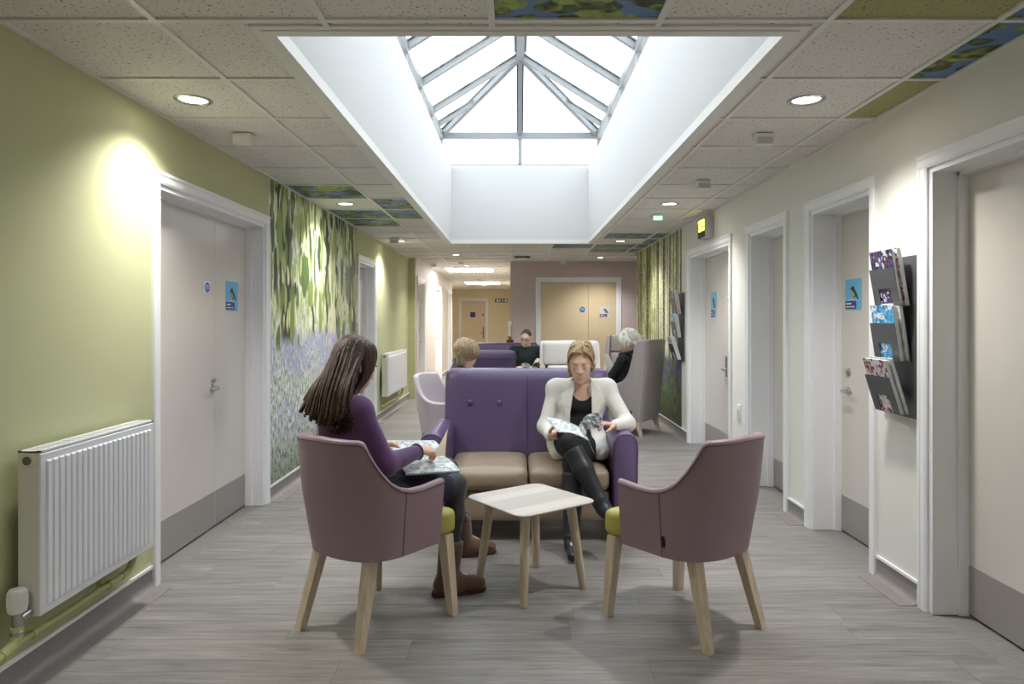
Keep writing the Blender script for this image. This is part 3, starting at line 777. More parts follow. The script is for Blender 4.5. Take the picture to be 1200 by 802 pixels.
# ------------------------------------------------------------------ ceiling fittings
def spot_light(parent, loc, power):
    ld = bpy.data.lights.new('bulb', 'SPOT'); ld.energy = power; ld.color = (1.0, 0.97, 0.93)
    ld.spot_size = math.radians(128); ld.spot_blend = 0.9; ld.shadow_soft_size = 0.05
    lo = link('bulb', ld, parent); lo.location = loc; return lo
def downlight_proto():
    root = thing('downlight', '', 'ceiling light')
    MB().lathe([(0.062, 0.010), (0.066, -0.001), (0.070, -0.006), (0.082, -0.006), (0.088, -0.002), (0.088, 0.004), (0.062, 0.010)], n=32).build('bezel', 'steel', root)
    MB().lathe([(0.064, 0.004), (0.064, 0.002), (0.03, -0.0005), (0.0001, -0.001)], n=32).build('lens', 'lamp_glow', root)
    spot_light(root, (0, 0, -0.012), SPOT_W)
    return root
spots = [((-1.57, 0.36), None), ((1.41, 0.36), None),
         ((-1.57, 3.36), 'round recessed downlight above the green wall between radiator and wide door'), ((1.41, 3.36), 'round recessed downlight beside the olive ceiling tile'),
         ((-1.57, 6.36), 'round recessed downlight among leaf tiles above the bluebell mural'), ((1.41, 6.36), 'round recessed downlight above the double doors near the green indicator'),
         ((-1.57, 9.36), 'round recessed downlight near the narrow door past the bluebell mural'), ((1.41, 9.36), 'round recessed downlight among leaf tiles above the trunk mural'),
         ((1.44, 11.85), 'round recessed downlight close to the lilac wall'), ((-0.98, 11.3), 'round recessed downlight past the far end of the roof light'),
         ((-0.98, 13.6), 'round recessed downlight just before the first lit ceiling panel'), ((-0.98, 16.0), 'round recessed downlight between the two lit ceiling panels'),
         ((-0.98, 18.4), 'round recessed downlight just before the second lit ceiling panel'), ((-0.98, 21.0), 'round recessed downlight beyond the second lit ceiling panel')]
proto = downlight_proto()
for i, ((x, y), lab) in enumerate(spots):
    o = proto if i == 0 else copy_tree(proto)
    o.location = (x, y, ZC + 0.005)
    tag(o, lab or ('round recessed downlight behind the viewer above the %s wall' % ('green' if x < 0 else 'off-white')), 'ceiling light', 'recessed downlights')
for i, (x0, x1, y0, y1) in enumerate(PANELS):
    o = thing('panel_light', ['lit rectangular ceiling panel, first past the roof light in the corridor', 'lit rectangular ceiling panel near the far end of the corridor'][i], 'ceiling light', ((x0 + x1) / 2, (y0 + y1) / 2, ZC), group='lit ceiling panels')
    w, h = (x1 - x0) / 2, (y1 - y0) / 2
    MB().box(-w - .02, w + .02, -h - .02, h + .02, -0.004, 0.003).build('frame', 't_bar', o, smooth=0)
    MB().box(-w, w, -h, h, -0.007, -0.004).build('diffuser', 'panel_glow', o, smooth=0)

def sensor(x, y, label, lens='plastic_grey', s=1.0):
    o = thing('ceiling_sensor', label, 'sensor', (x, y, ZC), group='wedge sensors under the ceiling')
    w = 0.05 * s; h = 0.062 * s; dp = 0.04 * s
    MB().extrude([(-w, -dp, 0), (-w, dp, 0), (-w, dp * 0.2, -h), (-w, -dp * 0.9, -h)], (2 * w, 0, 0)).build('housing', 'plastic_white', o, smooth=0)
    MB().box(-w * .85, w * .85, -dp * 1.04, -dp * 0.9, -h * 0.95, -h * 0.35).build('lens_window', lens, o, smooth=0)
sensor(-1.565, 3.97, 'white wedge sensor on the ceiling by the green wall, next to the wide door downlight', 'plastic_white')
sensor(1.415, 3.97, 'grey wedge sensor on the ceiling beside the olive tile downlight')
sensor(1.43, 5.30, 'grey wedge sensor on the ceiling midway between the two right-hand downlights')
sensor(1.42, 6.97, 'wedge sensor glowing green on the ceiling near the yellow lettered sign', 'green_glow')
sensor(-1.58, 8.98, 'grey wedge sensor on the ceiling past the bluebell mural', s=1.15)
sensor(0.84, 12.38, 'small white box sensor on the ceiling edge above the tan double doors', 'plastic_white')
sensor(-1.55, 13.0, 'grey wedge sensor on the ceiling at the start of the far corridor')
o = thing('smoke_detector', 'round white smoke detector on the corridor ceiling before the lit panel', 'detector', (-1.02, 12.75, ZC))
MB().lathe([(0.055, 0), (0.055, -0.012), (0.04, -0.03), (0.025, -0.04), (0.0001, -0.042)], n=20).build('housing', 'plastic_white', o)
MB().lathe([(0.046, -0.016), (0.047, -0.022), (0.044, -0.027)], n=20).build('dark_slot', 'gasket', o)
o = thing('ceiling_vent', 'round white air diffuser with dark ring on the ceiling before the lilac wall', 'vent', (0.1, 11.6, ZC))
MB().lathe([(0.14, 0.0), (0.14, -0.012), (0.11, -0.02), (0.10, -0.02), (0.10, 0.0)], n=28).build('outer_ring', 'gasket', o)
MB().lathe([(0.085, -0.02), (0.09, -0.035), (0.06, -0.05), (0.0001, -0.052)], n=28).build('centre_disc', 'plastic_white', o)
# lettered sign on the off-white wall
o = thing('lettered_sign', 'black box sign with yellow lettering above the double doors', 'sign', (XR, 6.84, 2.265))
MB().bbox(-0.085, 0.0, -0.14, 0.14, -0.10, 0.10, 0.006, 2).build('housing', 'plastic_grey', o, smooth=30)
MB().box(-0.088, -0.085, -0.13, 0.13, -0.092, 0.09).build('screen', 'black', o, smooth=0)
rg = random.Random(5); mb = MB()
for row, (z0, hh) in enumerate(((0.055, 0.028), (0.015, 0.03), (-0.03, 0.035))):
    y = -0.115
    while y < 0.10:
        w = rg.uniform(0.018, 0.034)
        mb.box(-0.0895, -0.088, y, y + w * 0.4, z0, z0 + hh)
        mb.box(-0.0895, -0.088, y, y + w, z0 + (hh * 0.75 if rg.random() < .5 else 0), z0 + (hh if rg.random() < .5 else hh * .3))
        mb.box(-0.0895, -0.088, y + w * .7, y + w, z0 + hh * .2, z0 + hh)
        y += w + 0.008
mb.build('lettering', 'yellow_glow', o, smooth=0)
# exit sign far away
o = thing('exit_sign', 'green and white escape route sign beside the end door', 'sign', (-0.53, YE - 0.002, 2.05))
MB().box(-0.22, 0.22, -0.012, 0, -0.065, 0.065).build('plate', 'sign_green', o, smooth=0)
mb = MB(); mb.box(-0.17, -0.09, -0.014, -0.012, -0.045, 0.045)
mb.add([(0.0, -0.014, 0.0), (0.06, -0.014, 0.045), (0.06, -0.014, -0.045)], [(0, 1, 2)]).box(0.05, 0.10, -0.014, -0.012, -0.012, 0.012)
mb.box(-0.05, -0.02, -0.014, -0.012, 0.02, 0.045).box(-0.06, -0.03, -0.014, -0.012, -0.02, 0.02).box(-0.075, -0.055, -0.014, -0.012, -0.045, -0.015).box(-0.04, -0.015, -0.014, -0.012, -0.045, -0.03)
mb.box(0.12, 0.20, -0.014, -0.012, -0.045, 0.045)
mb.build('pictogram', 'sign_white', o, smooth=0)
# ------------------------------------------------------------------ upholstered chairs
def face_rz(fx, fy): return math.atan2(-fx, fy)
def interp(t, pts):
    for (a, za), (b, zb) in zip(pts, pts[1:]):
        if t <= b:
            k = max(0, min(1, (t - a) / (b - a))); return za + (zb - za) * k
    return pts[-1][1]
def plan_curve(a, b, yc, yf, p, n_arm=8, n_rear=15):
    """half path from rear centre to right arm front: list of (x, y, arclength)"""
    pts = []
    for i in range(n_rear + 1):
        ph = (math.pi / 2) * i / n_rear
        pts.append((a * math.sin(ph) ** (2 / p), yc - b * math.cos(ph) ** (2 / p)))
    for i in range(1, n_arm + 1): pts.append((a, yc + (yf - yc) * i / n_arm))
    out = []; s = 0
    # resample evenly
    L = [0]
    for q, r in zip(pts, pts[1:]): L.append(L[-1] + math.hypot(r[0] - q[0], r[1] - q[1]))
    N = 46
    for i in range(N + 1):
        d = L[-1] * i / N; k = 0
        while k < len(L) - 2 and L[k + 1] < d: k += 1
        f = (d - L[k]) / max(1e-9, L[k + 1] - L[k])
        out.append((pts[k][0] + (pts[k + 1][0] - pts[k][0]) * f, pts[k][1] + (pts[k + 1][1] - pts[k][1]) * f, d))
    return out
def shell(root, spec, mat, pipe_mat, name='shell'):
    half = plan_curve(*spec['plan'])
    path = [(-x, y, t) for x, y, t in half[::-1]] + half[1:]
    zb, th = spec['zb'], spec['th']
    # inward normals
    nrm = []
    for i in range(len(path)):
        p, q = path[max(i - 1, 0)], path[min(i + 1, len(path) - 1)]
        tx, ty = q[0] - p[0], q[1] - p[1]; L = math.hypot(tx, ty) or 1
        nrm.append((-ty / L, tx / L))
    sx, sy = spec['scale']                     # functions of z
    rows = []; pipe = []; seamL = {}
    for (x, y, t), (nx, ny) in zip(path, nrm):
        zt = interp(t, spec['top'])
        def pt(off, z):
            px, py = x + nx * off, y + ny * off
            rear = max(0, min(1, (spec['plan'][2] - y) / spec['plan'][1] + 0.25))
            return (px * sx(z), py * (1 + (sy(z) - 1) * rear), z)
        row = []
        nz = 7
        for k in range(nz): row.append(pt(0.0, zb + (zt - 0.016 - zb) * k / (nz - 1)))
        row += [pt(0.004, zt - 0.006), pt(0.013, zt), pt(th - 0.013, zt), pt(th - 0.004, zt - 0.006)]
        zi = spec['zi']
        for k in range(6): row.append(pt(th, zt - 0.016 + (zi - zt + 0.016) * k / 5))
        row.append(pt(th, zb))
        rows.append(row)
        q = pt(-0.0015, zt - 0.017); pipe.append(q)
    mb = MB(); mb.grid(rows)
    n = len(rows[0])
    # closing strip underneath and caps at the two arm fronts
    mb.f += [(i * n, (i + 1) * n, (i + 1) * n + n - 1, i * n + n - 1) for i in range(len(rows) - 1)]; mb.mi += [0] * (len(rows) - 1)
    for r, flip in ((0, False), (len(rows) - 1, True)):
        k = list(range(r * n, r * n + n)); mb.f.append(tuple(k if flip else k[::-1])); mb.mi.append(0)
    o = mb.build(name, mat, root, smooth=50)
    MB().tube(pipe, 0.0024, 6).build('piping', pipe_mat, o)
    # stitched vertical seam on each side
    for side in (-1, 1):
        i = min(range(len(path)), key=lambda k: abs(path[k][2] - spec['seam']) + (0 if path[k][0] * side > 0 else 9))
        MB().tube([Vector(p) + Vector((side * 0.0005, 0, 0)) for p in rows[i][:7]], 0.0016, 5).build('seam', pipe_mat, o)
    return o, rows, path
TUB = dict(plan=(0.278, 0.280, -0.02, 0.165, 2.5), zb=0.352, th=0.042, zi=0.40, seam=0.40,
           top=[(0, 0.872), (0.205, 0.864), (0.222, 0.852), (0.250, 0.795), (0.285, 0.737), (0.33, 0.685), (0.38, 0.654), (0.44, 0.638), (0.52, 0.636), (0.66, 0.648)],
           scale=(lambda z: 0.90 + 0.10 * min(1, (z - 0.352) / 0.27) + 0.05 * max(0, (z - 0.62) / 0.24), lambda z: 0.83 + 0.17 * (z - 0.352) / 0.27 * (1 if z < 0.62 else 1) if z < 0.62 else 1.0 + 0.07 * (z - 0.62) / 0.24))
def tub_chair(name, label, mat, seat_mat, pipe_mat, loc, fwd, tag_side=None, group=None):
    r = thing(name, label, 'chair', loc, face_rz(*fwd), group)
    sh, rows, path = shell(r, TUB, mat, pipe_mat)
    mb = MB().cushion(-0.222, 0.222, -0.185, 0.276, 0.372, 0.49, 0.032, 14, (0, 0.008, 0.014))
    def tee(x, y):
        if y > 0.15: return x * (1 + 0.18 * min(1, (y - 0.15) / 0.04))
        return x * (1 - 0.35 * max(0, min(1, (0.02 - y) / 0.2)) ** 2)
    mb.v = [(tee(x, y), y, z) for x, y, z in mb.v]
    mb.build('seat', seat_mat, r)
    MB().bbox(-0.17, 0.17, -0.16, 0.21, 0.35, 0.375, 0.005, 1).build('seat_frame', 'black', r)
    for s in (-1, 1):
        MB().prism((s * 0.232, 0.222, 0.375), (s * 0.253, 0.25, 0.0), (0.054, 0.050), (0.038, 0.036)).build('leg', 'wood', r, smooth=0)
        MB().prism((s * 0.155, -0.155, 0.39), (s * 0.19, -0.257, 0.0), (0.054, 0.050), (0.036, 0.034)).build('leg', 'wood', r, smooth=0)
    if tag_side:
        s = tag_side
        MB().box(s * 0.259, s * 0.254, -0.085, -0.070, 0.40, 0.445).build('label_tag', 'black', r, smooth=0)
    return r
FA = Vector((0.584, 0.812)).normalized(); FB = Vector((-0.619, 0.786)).normalized()
tub_chair('tub_chair', 'mauve tub armchair with lime seat, occupied by the woman in purple jumper', 'vinyl_mauve', 'vinyl_lime', 'piping_dark', (-0.645, 3.135, 0), FA, group='tub armchairs')
tub_chair('tub_chair', 'empty mauve tub armchair with lime seat beside the low table', 'vinyl_mauve', 'vinyl_lime', 'piping_dark', (0.773, 3.137, 0), FB, -1, group='tub armchairs')
LIL_C = Vector((-0.60, 6.30, 0)); LIL_F = Vector((0.93, -0.36)).normalized()
tub_chair('tub_chair', 'pale lilac tub armchair behind the purple sofa', 'vinyl_lilac', 'vinyl_lilac', 'piping_light', LIL_C, LIL_F, group='tub armchairs')

WING = dict(plan=(0.325, 0.30, -0.06, 0.30, 6.0), zb=0.165, th=0.055, zi=0.40, seam=0.30,
            top=[(0, 1.135), (0.36, 1.13), (0.385, 1.115), (0.402, 1.06), (0.415, 0.98), (0.435, 0.87), (0.46, 0.77), (0.50, 0.685), (0.56, 0.63), (0.64, 0.605), (0.8, 0.60), (1.1, 0.605)],
            scale=(lambda z: 0.93 + 0.07 * min(1, (z - 0.165) / 0.5), lambda z: 0.86 + 0.26 * (z - 0.165) / 0.97))
def wing_chair(name, label, mat, loc, fwd, pipe='piping_light', tagp=False, deep=0.0):
    r = thing(name, label, 'armchair', loc, face_rz(*fwd), 'high-backed armchairs')
    shell(r, WING, mat, pipe)
    MB().cushion(-0.245, 0.245, -0.25, 0.31, 0.30, 0.46, 0.045, 8, (0, 0.01, 0.02)).build('seat', mat, r)
    MB().cushion(-0.255, 0.255, -0.315, -0.235 + deep, 0.44, 0.872, 0.035, 8, (0, 0.02, 0.0)).build('back_cushion', mat, r)
    MB().cushion(-0.26 - deep * 0.3, 0.26 + deep * 0.3, -0.345, -0.255 + deep, 0.875, 1.13, 0.035, 8, (0, 0.012, 0.0)).build('headrest', mat, r)
    MB().bbox(-0.26, 0.26, -0.27, 0.28, 0.16, 0.30, 0.01, 1).build('seat_frame', mat, r)
    for s in (-1, 1):
        MB().prism((s * 0.25, 0.25, 0.17), (s * 0.26, 0.27, 0), (0.055, 0.055), (0.032, 0.032)).build('leg', 'wood', r, smooth=0)
        MB().prism((s * 0.25, -0.24, 0.17), (s * 0.26, -0.30, 0), (0.055, 0.055), (0.032, 0.032)).build('leg', 'wood', r, smooth=0)
    if tagp: MB().box(-0.312, -0.306, -0.20, -0.185, 0.25, 0.30).build('label_tag', 'black', r, smooth=0)
    return r
WG_C = Vector((1.36, 8.45, 0)); WG_F = Vector((-0.82, 0.57)).normalized()
wing_chair('wing_chair', 'grey high-backed armchair holding the white-haired person', 'vinyl_grey', WG_C, WG_F, tagp=True)
wing_chair('wing_chair', 'cream high-backed armchair behind the blonde woman on the sofa', 'vinyl_cream', (0.585, 7.32, 0), (0, -1), 'vinyl_cream', deep=0.11)
wing_chair('wing_chair', 'empty grey high-backed armchair facing the white-haired person', 'vinyl_grey', (1.58, 10.15, 0), Vector((-0.35, -0.94)).normalized())

# ------------------------------------------------------------------ sofas (local front = +Y)
def sofa(name, label, mat, seat_mat, loc, rz, seats=2, cat='sofa', group=None):
    r = thing(name, label, cat, loc, rz, group)
    w = 0.575 if seats == 2 else 0.35             # half width of the back
    iw = w - 0.075                                 # half width between the arms
    # back: reclined rounded slab
    mb = MB().cushion(-w, w, -0.40, -0.20, 0.13, 1.015, 0.055, 12, (0, 0.025, 0.0))
    mb.v = [(x, y - 0.06 * max(0, (z - 0.45)) / 0.55, z) for x, y, z in mb.v]
    b = mb.build('back', mat, r, smooth=60)
    yb = lambda z: -0.20 - 0.06 * max(0, z - 0.45) / 0.55 + 0.022
    if seats == 2: MB().tube([(0, yb(z) + 0.004, z) for z in (0.47, 0.6, 0.75, 0.88, 0.97)], 0.002, 5).build('seam', 'vinyl_dark_purple', b)
    MB().tube([(-w + 0.03, -0.408 - 0.055, 0.93), (w - 0.03, -0.408 - 0.055, 0.93)], 0.004, 5).build('back_seam', 'vinyl_dark_purple', b)
    for x in ((-0.395, -0.19, 0.19, 0.395) if seats == 2 else (-0.15, 0.15)):
        MB().ball((x, yb(0.79) - 0.001, 0.79), (0.019, 0.012, 0.019), 14, 8).build('button', mat, b)
    # arms: sides with a rolled top, flaring a little outwards
    for s in (-1, 1):
        prof = [(-0.075, 0.13), (-0.075, 0.57), (-0.072, 0.615), (-0.055, 0.648), (-0.028, 0.664), (0.0, 0.667), (0.028, 0.664), (0.055, 0.648), (0.072, 0.615), (0.075, 0.57), (0.068, 0.13)]
        rows = []
        for k, (y, inn) in enumerate(((0.352, 0.022), (0.366, 0.010), (0.372, 0.0), (0.36, 0.0), (0.2, 0.0), (0.0, 0.0), (-0.2, 0.0), (-0.36, 0.0))):
            if k == 0: y, inn = 0.380, 0.026
            if k == 1: y, inn = 0.377, 0.010
            if k == 2: y, inn = 0.366, 0.0
            if k == 3: y = 0.34
            rows.append([(s * (iw + 0.075 + 0.014 * (y + 0.36) / 0.7 + px * (1 - inn * 6)), y, 0.13 + (pz - 0.13) * (1 - inn * 0.7) + 0.012 * math.sin((y + .36) * 4)) for px, pz in prof])
        mb = MB(); mb.grid(rows); n = len(prof)
        mb.f += [tuple(range(n)), tuple(range((len(rows) - 1) * n, len(rows) * n))[::-1]]; mb.mi += [0, 0]
        a = mb.build('arm', mat, r, smooth=60)
        MB().tube([(Vector(p) + Vector((0, 0.001, 0))) for p in rows[1]], 0.003, 5).build('piping', 'vinyl_dark_purple', a)
    MB().cushion(-iw + 0.002, iw - 0.002, -0.30, 0.345, 0.125, 0.318, 0.03, 8, (0, 0.008, 0)).build('base', seat_mat, r)
    n = seats; cw = 2 * iw / n
    for k in range(n):
        x0 = -iw + k * cw
        c = MB().cushion(x0 + 0.004, x0 + cw - 0.004, -0.22, 0.372, 0.318, 0.452, 0.045, 12, (0, 0.015, 0.020)).build('seat_cushion', seat_mat, r, smooth=60)
        MB().tube([(x0 + 0.03, 0.370, 0.335), (x0 + cw - 0.03, 0.370, 0.335)], 0.003, 5).build('piping', seat_mat, c)
    for sx in (-1, 1):
        for y in (0.28, -0.32):
            MB().prism((sx * (iw + 0.03), y, 0.13), (sx * (iw + 0.045), y + (0.01 if y > 0 else -0.01), 0), (0.055, 0.055), (0.04, 0.04)).build('leg', 'wood', r, smooth=0)
    return r
SOFA_X = 0.075
sofa('sofa', 'purple two-seat sofa with taupe cushions and buttoned back', 'vinyl_purple', 'vinyl_taupe', (SOFA_X, 4.56, 0), math.pi, group='purple sofas')
sofa('sofa', 'dark purple sofa holding the man with glasses', 'vinyl_dark_purple', 'vinyl_taupe', (-0.24, 10.15, 0), math.pi, group='purple sofas')
sofa('armchair', 'dark purple armchair turned away, in front of the reading man', 'vinyl_dark_purple', 'vinyl_taupe', (-0.35, 8.25, 0), 0.0, 1, 'armchair', 'purple sofas')

# ------------------------------------------------------------------ low table
tb = thing('side_table', 'low square pale wood table with rounded corners between the chairs', 'table', (0.072, 3.535, 0), math.radians(37))
def rrect(h, r, n=6):
    out = []
    for cx_, cy_, a0 in ((h - r, h - r, 0), (-h + r, h - r, 90), (-h + r, -h + r, 180), (h - r, -h + r, 270)):
        for k in range(n + 1):
            a = math.radians(a0 + 90 * k / n); out.append((cx_ + r * math.cos(a), cy_ + r * math.sin(a)))
    return out
rows = [[(x, y, z) for x, y in rrect(h, r)] for h, r, z in ((0.205, 0.03, 0.424), (0.242, 0.055, 0.440), (0.245, 0.058, 0.444), (0.242, 0.055, 0.4475))]
mb = MB(); mb.grid(rows, close_v=True); n = len(rows[0]); mb.f += [tuple(range(n))[::-1], tuple(range(3 * n, 4 * n))]; mb.mi += [0, 0]
tp = mb.build('table_top', 'table_top', tb, smooth=30)
for sx in (-1, 1):
    for sy in (-1, 1):
        pts = [(sx * (0.145 + 0.045 * k), sy * (0.145 + 0.045 * k), 0.432 * (1 - k)) for k in (0, 0.3, 0.7, 0.985, 1.0)]
        MB().tube(pts, [0.025, 0.0235, 0.0215, 0.0195, 0.0175], 16).build('leg', 'wood', tb)

# ------------------------------------------------------------------ radiators
def radiator(label, y0, y1, z0, z1, valve=True):
    xb, xf = XL + 0.035, XL + 0.115
    r = thing('radiator', label, 'radiator', (XL + 0.03, (y0 + y1) / 2, z0), 0, 'white panel radiators')
    # fluted front panel
    mb = MB().bbox(xf - 0.012, xf, y0 + 0.004, y1 - 0.004, z0, z1 - 0.012, 0.003, 1)
    n = max(8, int(round((y1 - y0 - 0.05) / 0.0355))); pitch = (y1 - y0 - 0.06) / n
    for i in range(n):
        yc = y0 + 0.03 + pitch * (i + 0.5); w = pitch * 0.30
        a, b = z0 + 0.035, z1 - 0.045
        base = [(yc - w - .005, a - .006), (yc + w + .005, a - .006), (yc + w + .005, b + .006), (yc - w - .005, b + .006)]
        top = [(yc - w, a), (yc + w, a), (yc + w, b), (yc - w, b)]
        v = [(xf, *p) for p in base] + [(xf + 0.007, *p) for p in top]
        mb.add(v, [(4, 5, 6, 7), (0, 1, 5, 4), (1, 2, 6, 5), (2, 3, 7, 6), (3, 0, 4, 7)])
    mb.build('front_panel', 'rad_white', r, smooth=0, world=True, fix=True)
    MB().bbox(xb, xb + 0.012, y0 + 0.01, y1 - 0.01, z0 + 0.005, z1 - 0.02, 0.003, 1).build('back_panel', 'rad_white', r, smooth=0, world=True)
    for yy in (y0, y1 - 0.004):
        e = MB().bbox(xb, xf - 0.002, yy, yy + 0.004, z0 + 0.002, z1, 0.0015, 1).build('end_panel', 'rad_end', r, smooth=0, world=True)
    g = MB().box(xb, xf - 0.002, y0, y0 + 0.012, z1 - 0.006, z1).box(xb, xf - 0.002, y1 - 0.012, y1, z1 - 0.006, z1).box(xb, xb + 0.01, y0, y1, z1 - 0.006, z1).box(xf - 0.014, xf - 0.002, y0, y1, z1 - 0.006, z1)
    k = int((y1 - y0) / 0.03)
    for i in range(1, k): g.box(xb, xf - 0.004, y0 + (y1 - y0) * i / k - 0.008, y0 + (y1 - y0) * i / k + 0.008, z1 - 0.005, z1 - 0.001)
    g.build('top_grille', 'rad_white', r, smooth=0, world=True)
    MB().lathe([(0.016, 0), (0.016, -0.006), (0.012, -0.008), (0.0001, -0.008)], (xb + 0.035, y0, z1 - 0.035), 18, 'y').build('bleed_plug', 'brass_dark', r, world=True)
    MB().bbox(xb + .012, xb + .058, y0 - 0.004, y0 + 0.002, z1 - 0.062, z1 - 0.008, 0.002, 1).build('bracket_cover', 'rad_end', r, smooth=0, world=True)
    # feed below the far end
    pz = 0.185
    if valve:
        vx, vy = XL + 0.065, y0 - 0.045; vz = z0 - 0.0
        hd = MB().lathe([(0.024, 0.0), (0.030, 0.006), (0.032, 0.03), (0.030, 0.075), (0.026, 0.084), (0.0001, 0.086)], (vx, vy, vz + 0.035), 24)
        for i in range(22):
            a = 2 * math.pi * i / 22; c, s_ = math.cos(a), math.sin(a)
            hd.tube([(vx + c * 0.0315, vy + s_ * 0.0315, vz + 0.06), (vx + c * 0.0305, vy + s_ * 0.0305, vz + 0.112)], 0.0022, 5)
        h = hd.build('valve_head', 'plastic_white', r, world=True)
        MB().cyl((vx, vy, vz - 0.035), (vx, vy, vz + 0.036), 0.017, n=16).cyl((vx, vy, vz + 0.005), (vx + 0.012, vy + 0.05, vz + 0.02), 0.014, n=14).lathe([(0.021, -0.05), (0.023, -0.045), (0.023, -0.03), (0.019, -0.026)], (vx, vy, vz), 8).build('valve_body', 'steel', r, world=True)
        p = MB(); p.tube([(vx, vy, vz - 0.035), (vx, vy, pz + 0.055)], 0.016, 14)
        p.tube([(vx, vy, pz + 0.075), (vx, vy, pz + 0.045), (vx - 0.004, vy - 0.006, pz + 0.02), (vx - 0.008, vy - 0.03, pz + 0.006), (vx - 0.008, vy - 0.07, pz)], [0.021, 0.0215, 0.022, 0.0215, 0.021], 14)
        p.tube([(vx - 0.008, vy - 0.06, pz), (vx - 0.008, vy - 0.4, pz)], 0.016, 14)
        pr = p.build('valve_pipe', 'pipe_green', r, world=True)
    px = XL + 0.045
    p = MB(); ye = y1 - 0.09
    p.tube([(px, y0 - (0.12 if valve else 0.02), pz + 0.004), (px, ye - 0.04, pz)], 0.0125, 14)
    p.tube([(px, ye - 0.06, pz), (px, ye - 0.02, pz + 0.002), (px + 0.004, ye + 0.0, pz + 0.014), (px + 0.012, ye + 0.006, pz + 0.04), (px + 0.03, ye + 0.006, z0 + 0.01)], [0.016, 0.0165, 0.017, 0.016, 0.0155], 14)
    pp = p.build('feed_pipe', 'pipe_green', r, world=True)
    for yy in (y0 + 0.06, y1 - 0.25):
        c = MB(); c.lathe([(0.0125, -0.006), (0.0185, -0.006), (0.0185, 0.006), (0.0125, 0.006)], (px, yy, pz), 14, 'y').box(XL + 0.001, px - 0.01, yy - 0.008, yy + 0.008, pz - 0.006, pz + 0.006).box(XL + 0.001, XL + 0.004, yy - 0.02, yy + 0.02, pz - 0.01, pz + 0.035)
        co = c.build('pipe_clip', 'pipe_green', pp); co.data.transform(parent_matrix(r).inverted())
    return r
radiator('white fluted radiator with a valve beside the wide door', 2.52, 3.315, 0.275, 0.88)
radiator('small white radiator past the narrow door on the green wall', 9.35, 10.95, 0.32, 0.90, False)

# ------------------------------------------------------------------ notices on doors and walls
def bird_shape(s=1.0):
    """side view of a small bird, in (u, v), unit about 1 wide"""
    return [(u * s, v * s) for u, v in [(-0.50, 0.38), (-0.36, 0.44), (-0.30, 0.52), (-0.16, 0.56), (-0.04, 0.48), (0.04, 0.30), (0.22, 0.10), (0.34, -0.10), (0.50, -0.44), (0.40, -0.46), (0.24, -0.22), (0.08, -0.28), (-0.12, -0.24), (-0.26, -0.06), (-0.34, 0.16), (-0.36, 0.32)]]
plain('poster_blue', '6FC0E8', 0.35, var=0.05, vscale=10)
plain('bird_dark', '2B2E33', 0.5); plain('bird_yellow', 'C9B84A', 0.5); plain('poster_pale', 'D8D6DC', 0.4, var=0.08, vscale=8)
def poster(label, c, uax, out, w, h, sheet='poster_blue', bird=True, strip=0.3):
    c, uax, out = Vector(c), Vector(uax), Vector(out); up = Vector((0, 0, 1))
    o = thing('poster', label, 'poster', c, 0, 'small notices on the doors')
    def quad(u0, u1, v0, v1, z, nm, m, par=o):
        poly = [uax * a + up * b + out * (z - 0.0006) for a, b in ((u0, v0), (u1, v0), (u1, v1), (u0, v1))]
        return MB().extrude(poly, out * 0.0006).build(nm, m, par, smooth=0)
    sh = quad(-w / 2, w / 2, -h / 2, h / 2, 0.0012, 'sheet', sheet)
    if strip: 
        st = quad(-w / 2, w * 0.2, -h / 2 + 0.008, -h / 2 + h * strip, 0.0018, 'caption_strip', 'sign_purple')
        quad(-w / 2 + 0.012, -w * 0.12, -h / 2 + h * strip * 0.62, -h / 2 + h * strip * 0.78, 0.0024, 'caption_line', 'sign_white', st)
        quad(-w / 2 + 0.012, w * 0.10, -h / 2 + h * strip * 0.32, -h / 2 + h * strip * 0.42, 0.0024, 'caption_line', 'sign_white', st)
    if bird:
        b = [uax * (u * w * 0.55 + w * 0.08) + up * (v * h * 0.45 + h * 0.02) + out * 0.0013 for u, v in bird_shape()]
        bo = MB().extrude(b, out * 0.0006).build('bird', 'bird_dark', o, smooth=0)
        be = [uax * (u * w * 0.26 + w * 0.02) + up * (v * h * 0.22 - h * 0.0) + out * 0.0020 for u, v in bird_shape()]
        MB().extrude(be, out * 0.0005).build('bird_breast', 'bird_yellow', bo, smooth=0)
        tw = [uax * a + up * b_ + out * 0.0014 for a, b_ in ((-w * .35, -h * .17), (-w * .1, -h * .14), (w * .2, -h * .2), (w * .48, -h * .13), (w * .48, -h * .15), (w * .2, -h * .225), (-w * .1, -h * .16), (-w * .35, -h * .19))]
        MB().extrude(tw, out * 0.0004).build('twig', 'sign_white', o, smooth=0)
    return o
def disc_sign(label, c, out, r=0.036, square=False):
    c, out = Vector(c), Vector(out)
    o = thing('door_sign', label, 'sign', c, 0, 'round blue door signs')
    ua = Vector((0, 0, 1)).cross(out)
    if square: MB().extrude([ua * a * r * 1.1 + Vector((0, 0, b * r * 1.1)) for a, b in ((-1, -1), (1, -1), (1, 1), (-1, 1))], out * 0.001).build('card', 'sign_white', o, smooth=0)
    MB().cyl(out * 0.001, out * 0.0022, r, n=28).build('disc', 'sign_blue', o, smooth=30)
    for b in (0.25, -0.2):
        MB().extrude([ua * a * r * 0.6 + Vector((0, 0, r * (b + z))) + out * 0.0022 for a, z in ((-1, 0), (1, 0), (1, 0.16), (-1, 0.16))], out * 0.0004).build('text_line', 'sign_white', o, smooth=0)
poster('blue poster of a dark bird on the wide door beside the radiator', (xl1 + 0.001, 4.815, 1.525), (0, 1, 0), (1, 0, 0), 0.205, 0.205)
disc_sign('round blue fire door sign on the wide door beside the radiator', (xl1 + 0.001, 4.43, 1.568), (1, 0, 0), 0.034, True)
